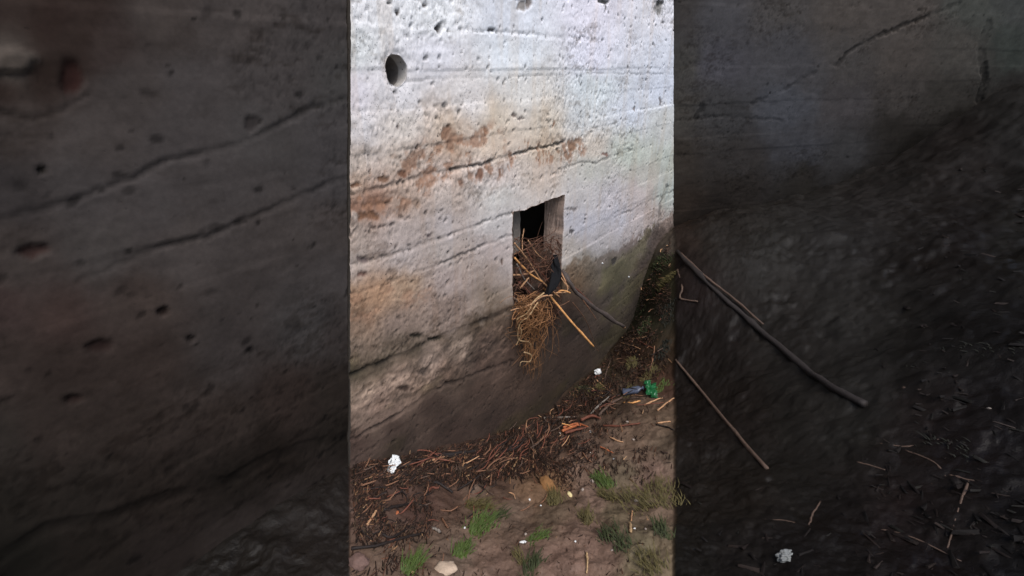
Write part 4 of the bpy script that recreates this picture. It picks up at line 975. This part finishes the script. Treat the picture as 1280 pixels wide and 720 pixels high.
for a in [
 ((514,712),90,.05,.030,up,M_G1,'bright green grass tuft at the bottom left of the mud'),
 ((600,660),110,.05,.055,math.radians(60),M_G1,'bright green grass tuft left of centre on the mud'),
 ((577,690),60,.045,.035,up,M_G1,'small green grass tuft below the left-centre one'),
 ((596,634),60,.06,.045,math.radians(10),M_G2,'brownish matted grass above the left-centre green tuft'),
 ((622,648),34,.04,.035,math.radians(40),M_G3,'sparse dark green tuft right of the left-centre one'),
 ((755,606),110,.05,.05,math.radians(112),M_G1,'deep green grass tuft right of centre on the mud'),
 ((762,622),60,.05,.04,math.radians(130),M_G2,'brownish grass below the right-centre green tuft'),
 ((670,673),50,.045,.035,math.radians(35),M_G1,'yellow-green grass blades beside the white broken shell'),
 ((692,628),80,.05,.05,math.radians(80),M_G2,'olive matted grass under the ochre stone'),
 ((771,676),90,.045,.06,math.radians(112),M_G3,'dark green weed strand at lower right'),
 ((800,630),90,.06,.08,math.radians(118),M_G2,'long olive weed strand combed down the mud'),
 ((830,620),100,.06,.10,math.radians(95),M_G2,'long olive weed strand near the right side of the mud'),
 ((828,665),60,.05,.04,math.radians(95),M_G3,'dark weed clump below the rightmost olive strand'),
 ((665,708),60,.045,.04,math.radians(70),M_G3,'dark green weed clump at the bottom centre'),
 ((650,700),30,.04,.03,math.radians(120),M_G2,'sparse olive weed at the bottom centre'),
 ((826,486),60,.05,.05,math.radians(40),M_G1,'bright green weed at the right edge beside the green bag'),
 ((842 - 30,705),60,.05,.05,math.radians(110),M_G2,'olive weed strand in the lower right corner of the mud'),
 ((735,650),50,.05,.04,math.radians(100),M_G2,'olive weed strand on bare mud between the foam chunk and the cream stub'),
 ((785,490),40,.05,.05,math.radians(60),M_G2,'olive weed around the crushed bottle'),
 ((740,488),80,.06,.06,math.radians(20),M_G2,'olive grass patch under the small white scrap'),
 ((722,490),50,.05,.05,math.radians(40),M_G3,'dark green growth at the foot of the wall below the cane'),
]:
    tuft('grass_tuft', *a[:-1], a[-1])
for i, (x, y, s, m_, lab) in enumerate([(828,330,.06,M_G3,'mossy green weed at the top of the bank beside the wall'), (812,375,.07,M_G3,'dark green weed on the bank, second from the top'), (835,395,.07,M_G4,'blackish weed at the right of the mossy bank'),
        (805,410,.06,M_G3,'dark green weed halfway down the bank beside the wall'), (828,440,.06,M_G4,'blackish weed above the green bag'), (790,455,.05,M_G2,'olive dead grass between the white scrap and the bank'), (812,468,.06,M_G2,'olive dead grass just above the green bag'), (836,350,.05,M_G2,'olive weed at the edge of the dark soil')]):
    tuft('weed', (x, y), 120, .05, s, random.uniform(0, 3), m_, lab, 'weed', lean=.45, wide=.0045)
for i, (x, y) in enumerate([(1150,300),(1220,350),(1165,450),(1240,440),(1190,560),(1250,600)]):
    tuft('weed', (x, y), 45, .035, .07, random.uniform(0, 3), M_G4, 'blackish low weed growing on the dark bank on the right', 'weed', lean=.5, wide=.005, group='blackish weeds on the dark bank')

# narrow board standing inside the opening
c0 = OW(646, 262, -.10); c1 = OW(646, 315, -.10)
bm = bmesh.new(); q = []
for zi in range(13):
    t = zi / 12; c = c0.lerp(c1, t)
    q.append([bm.verts.new(c + Vector(WD) * (a + .003 * math.sin(zi * 1.7 + a * 90)) + Vector(WN) * b) for a, b in ((-.032, 0), (.032, 0), (.032, .025), (-.032, .025))])
for a, b in zip(q[:-1], q[1:]):
    for k in range(4): bm.faces.new((a[k], a[(k + 1) % 4], b[(k + 1) % 4], b[k]))
bm.faces.new(q[0][::-1]); bm.faces.new(q[-1]); bmesh.ops.recalc_face_normals(bm, faces=bm.faces)
me = bpy.data.meshes.new('board'); bm.to_mesh(me); bm.free(); me.materials.append(M_GREYW)
o = bpy.data.objects.new('board', me); COL.objects.link(o); tag(o, 'narrow grey board standing just inside the left edge of the opening', 'board')

# side twigs and straws poking out of the opening
for k, (ps, of, r_, m_, lab) in enumerate([
    ([(700,345),(708,356),(716,362)], (.02,.06,.07), .0035, M_TAN, 'small tan side twig on the upper right of the debris'),
    ([(690,378),(700,382),(712,376)], (.03,.05,.06), .0030, M_BRN, 'thin brown straw curling right under the black cloth'),
    ([(655,330),(672,334),(690,330)], (-.04,-.02,-.02), .0040, M_BRN, 'brown twig lying level across the middle of the opening'),
    ([(648,352),(662,366),(672,384)], (.0,.02,.05), .0038, M_RED, 'reddish twig dropping from the left jamb into the root tangle'),
    ([(660,300),(672,318),(684,326)], (-.10,-.06,-.05), .0036, M_TAN, 'tan straw slanting over the top of the debris pile'),
    ([(646,330),(655,348),(668,362)], (.0,.01,.03), .0040, M_GREYW, 'grey twig parallel to the long tan one in the opening'),
    ([(676,392),(684,402),(694,420)], (.03,.03,.02), .0020, M_BRN, 'thin brown root hanging just right of the root tangle')]):
    stick('twig', [OW(x, y, w_) for (x, y), w_ in zip(ps, of)], r_, r_ * .6, m_, lab, 'twig', 'sticks jammed in the opening')
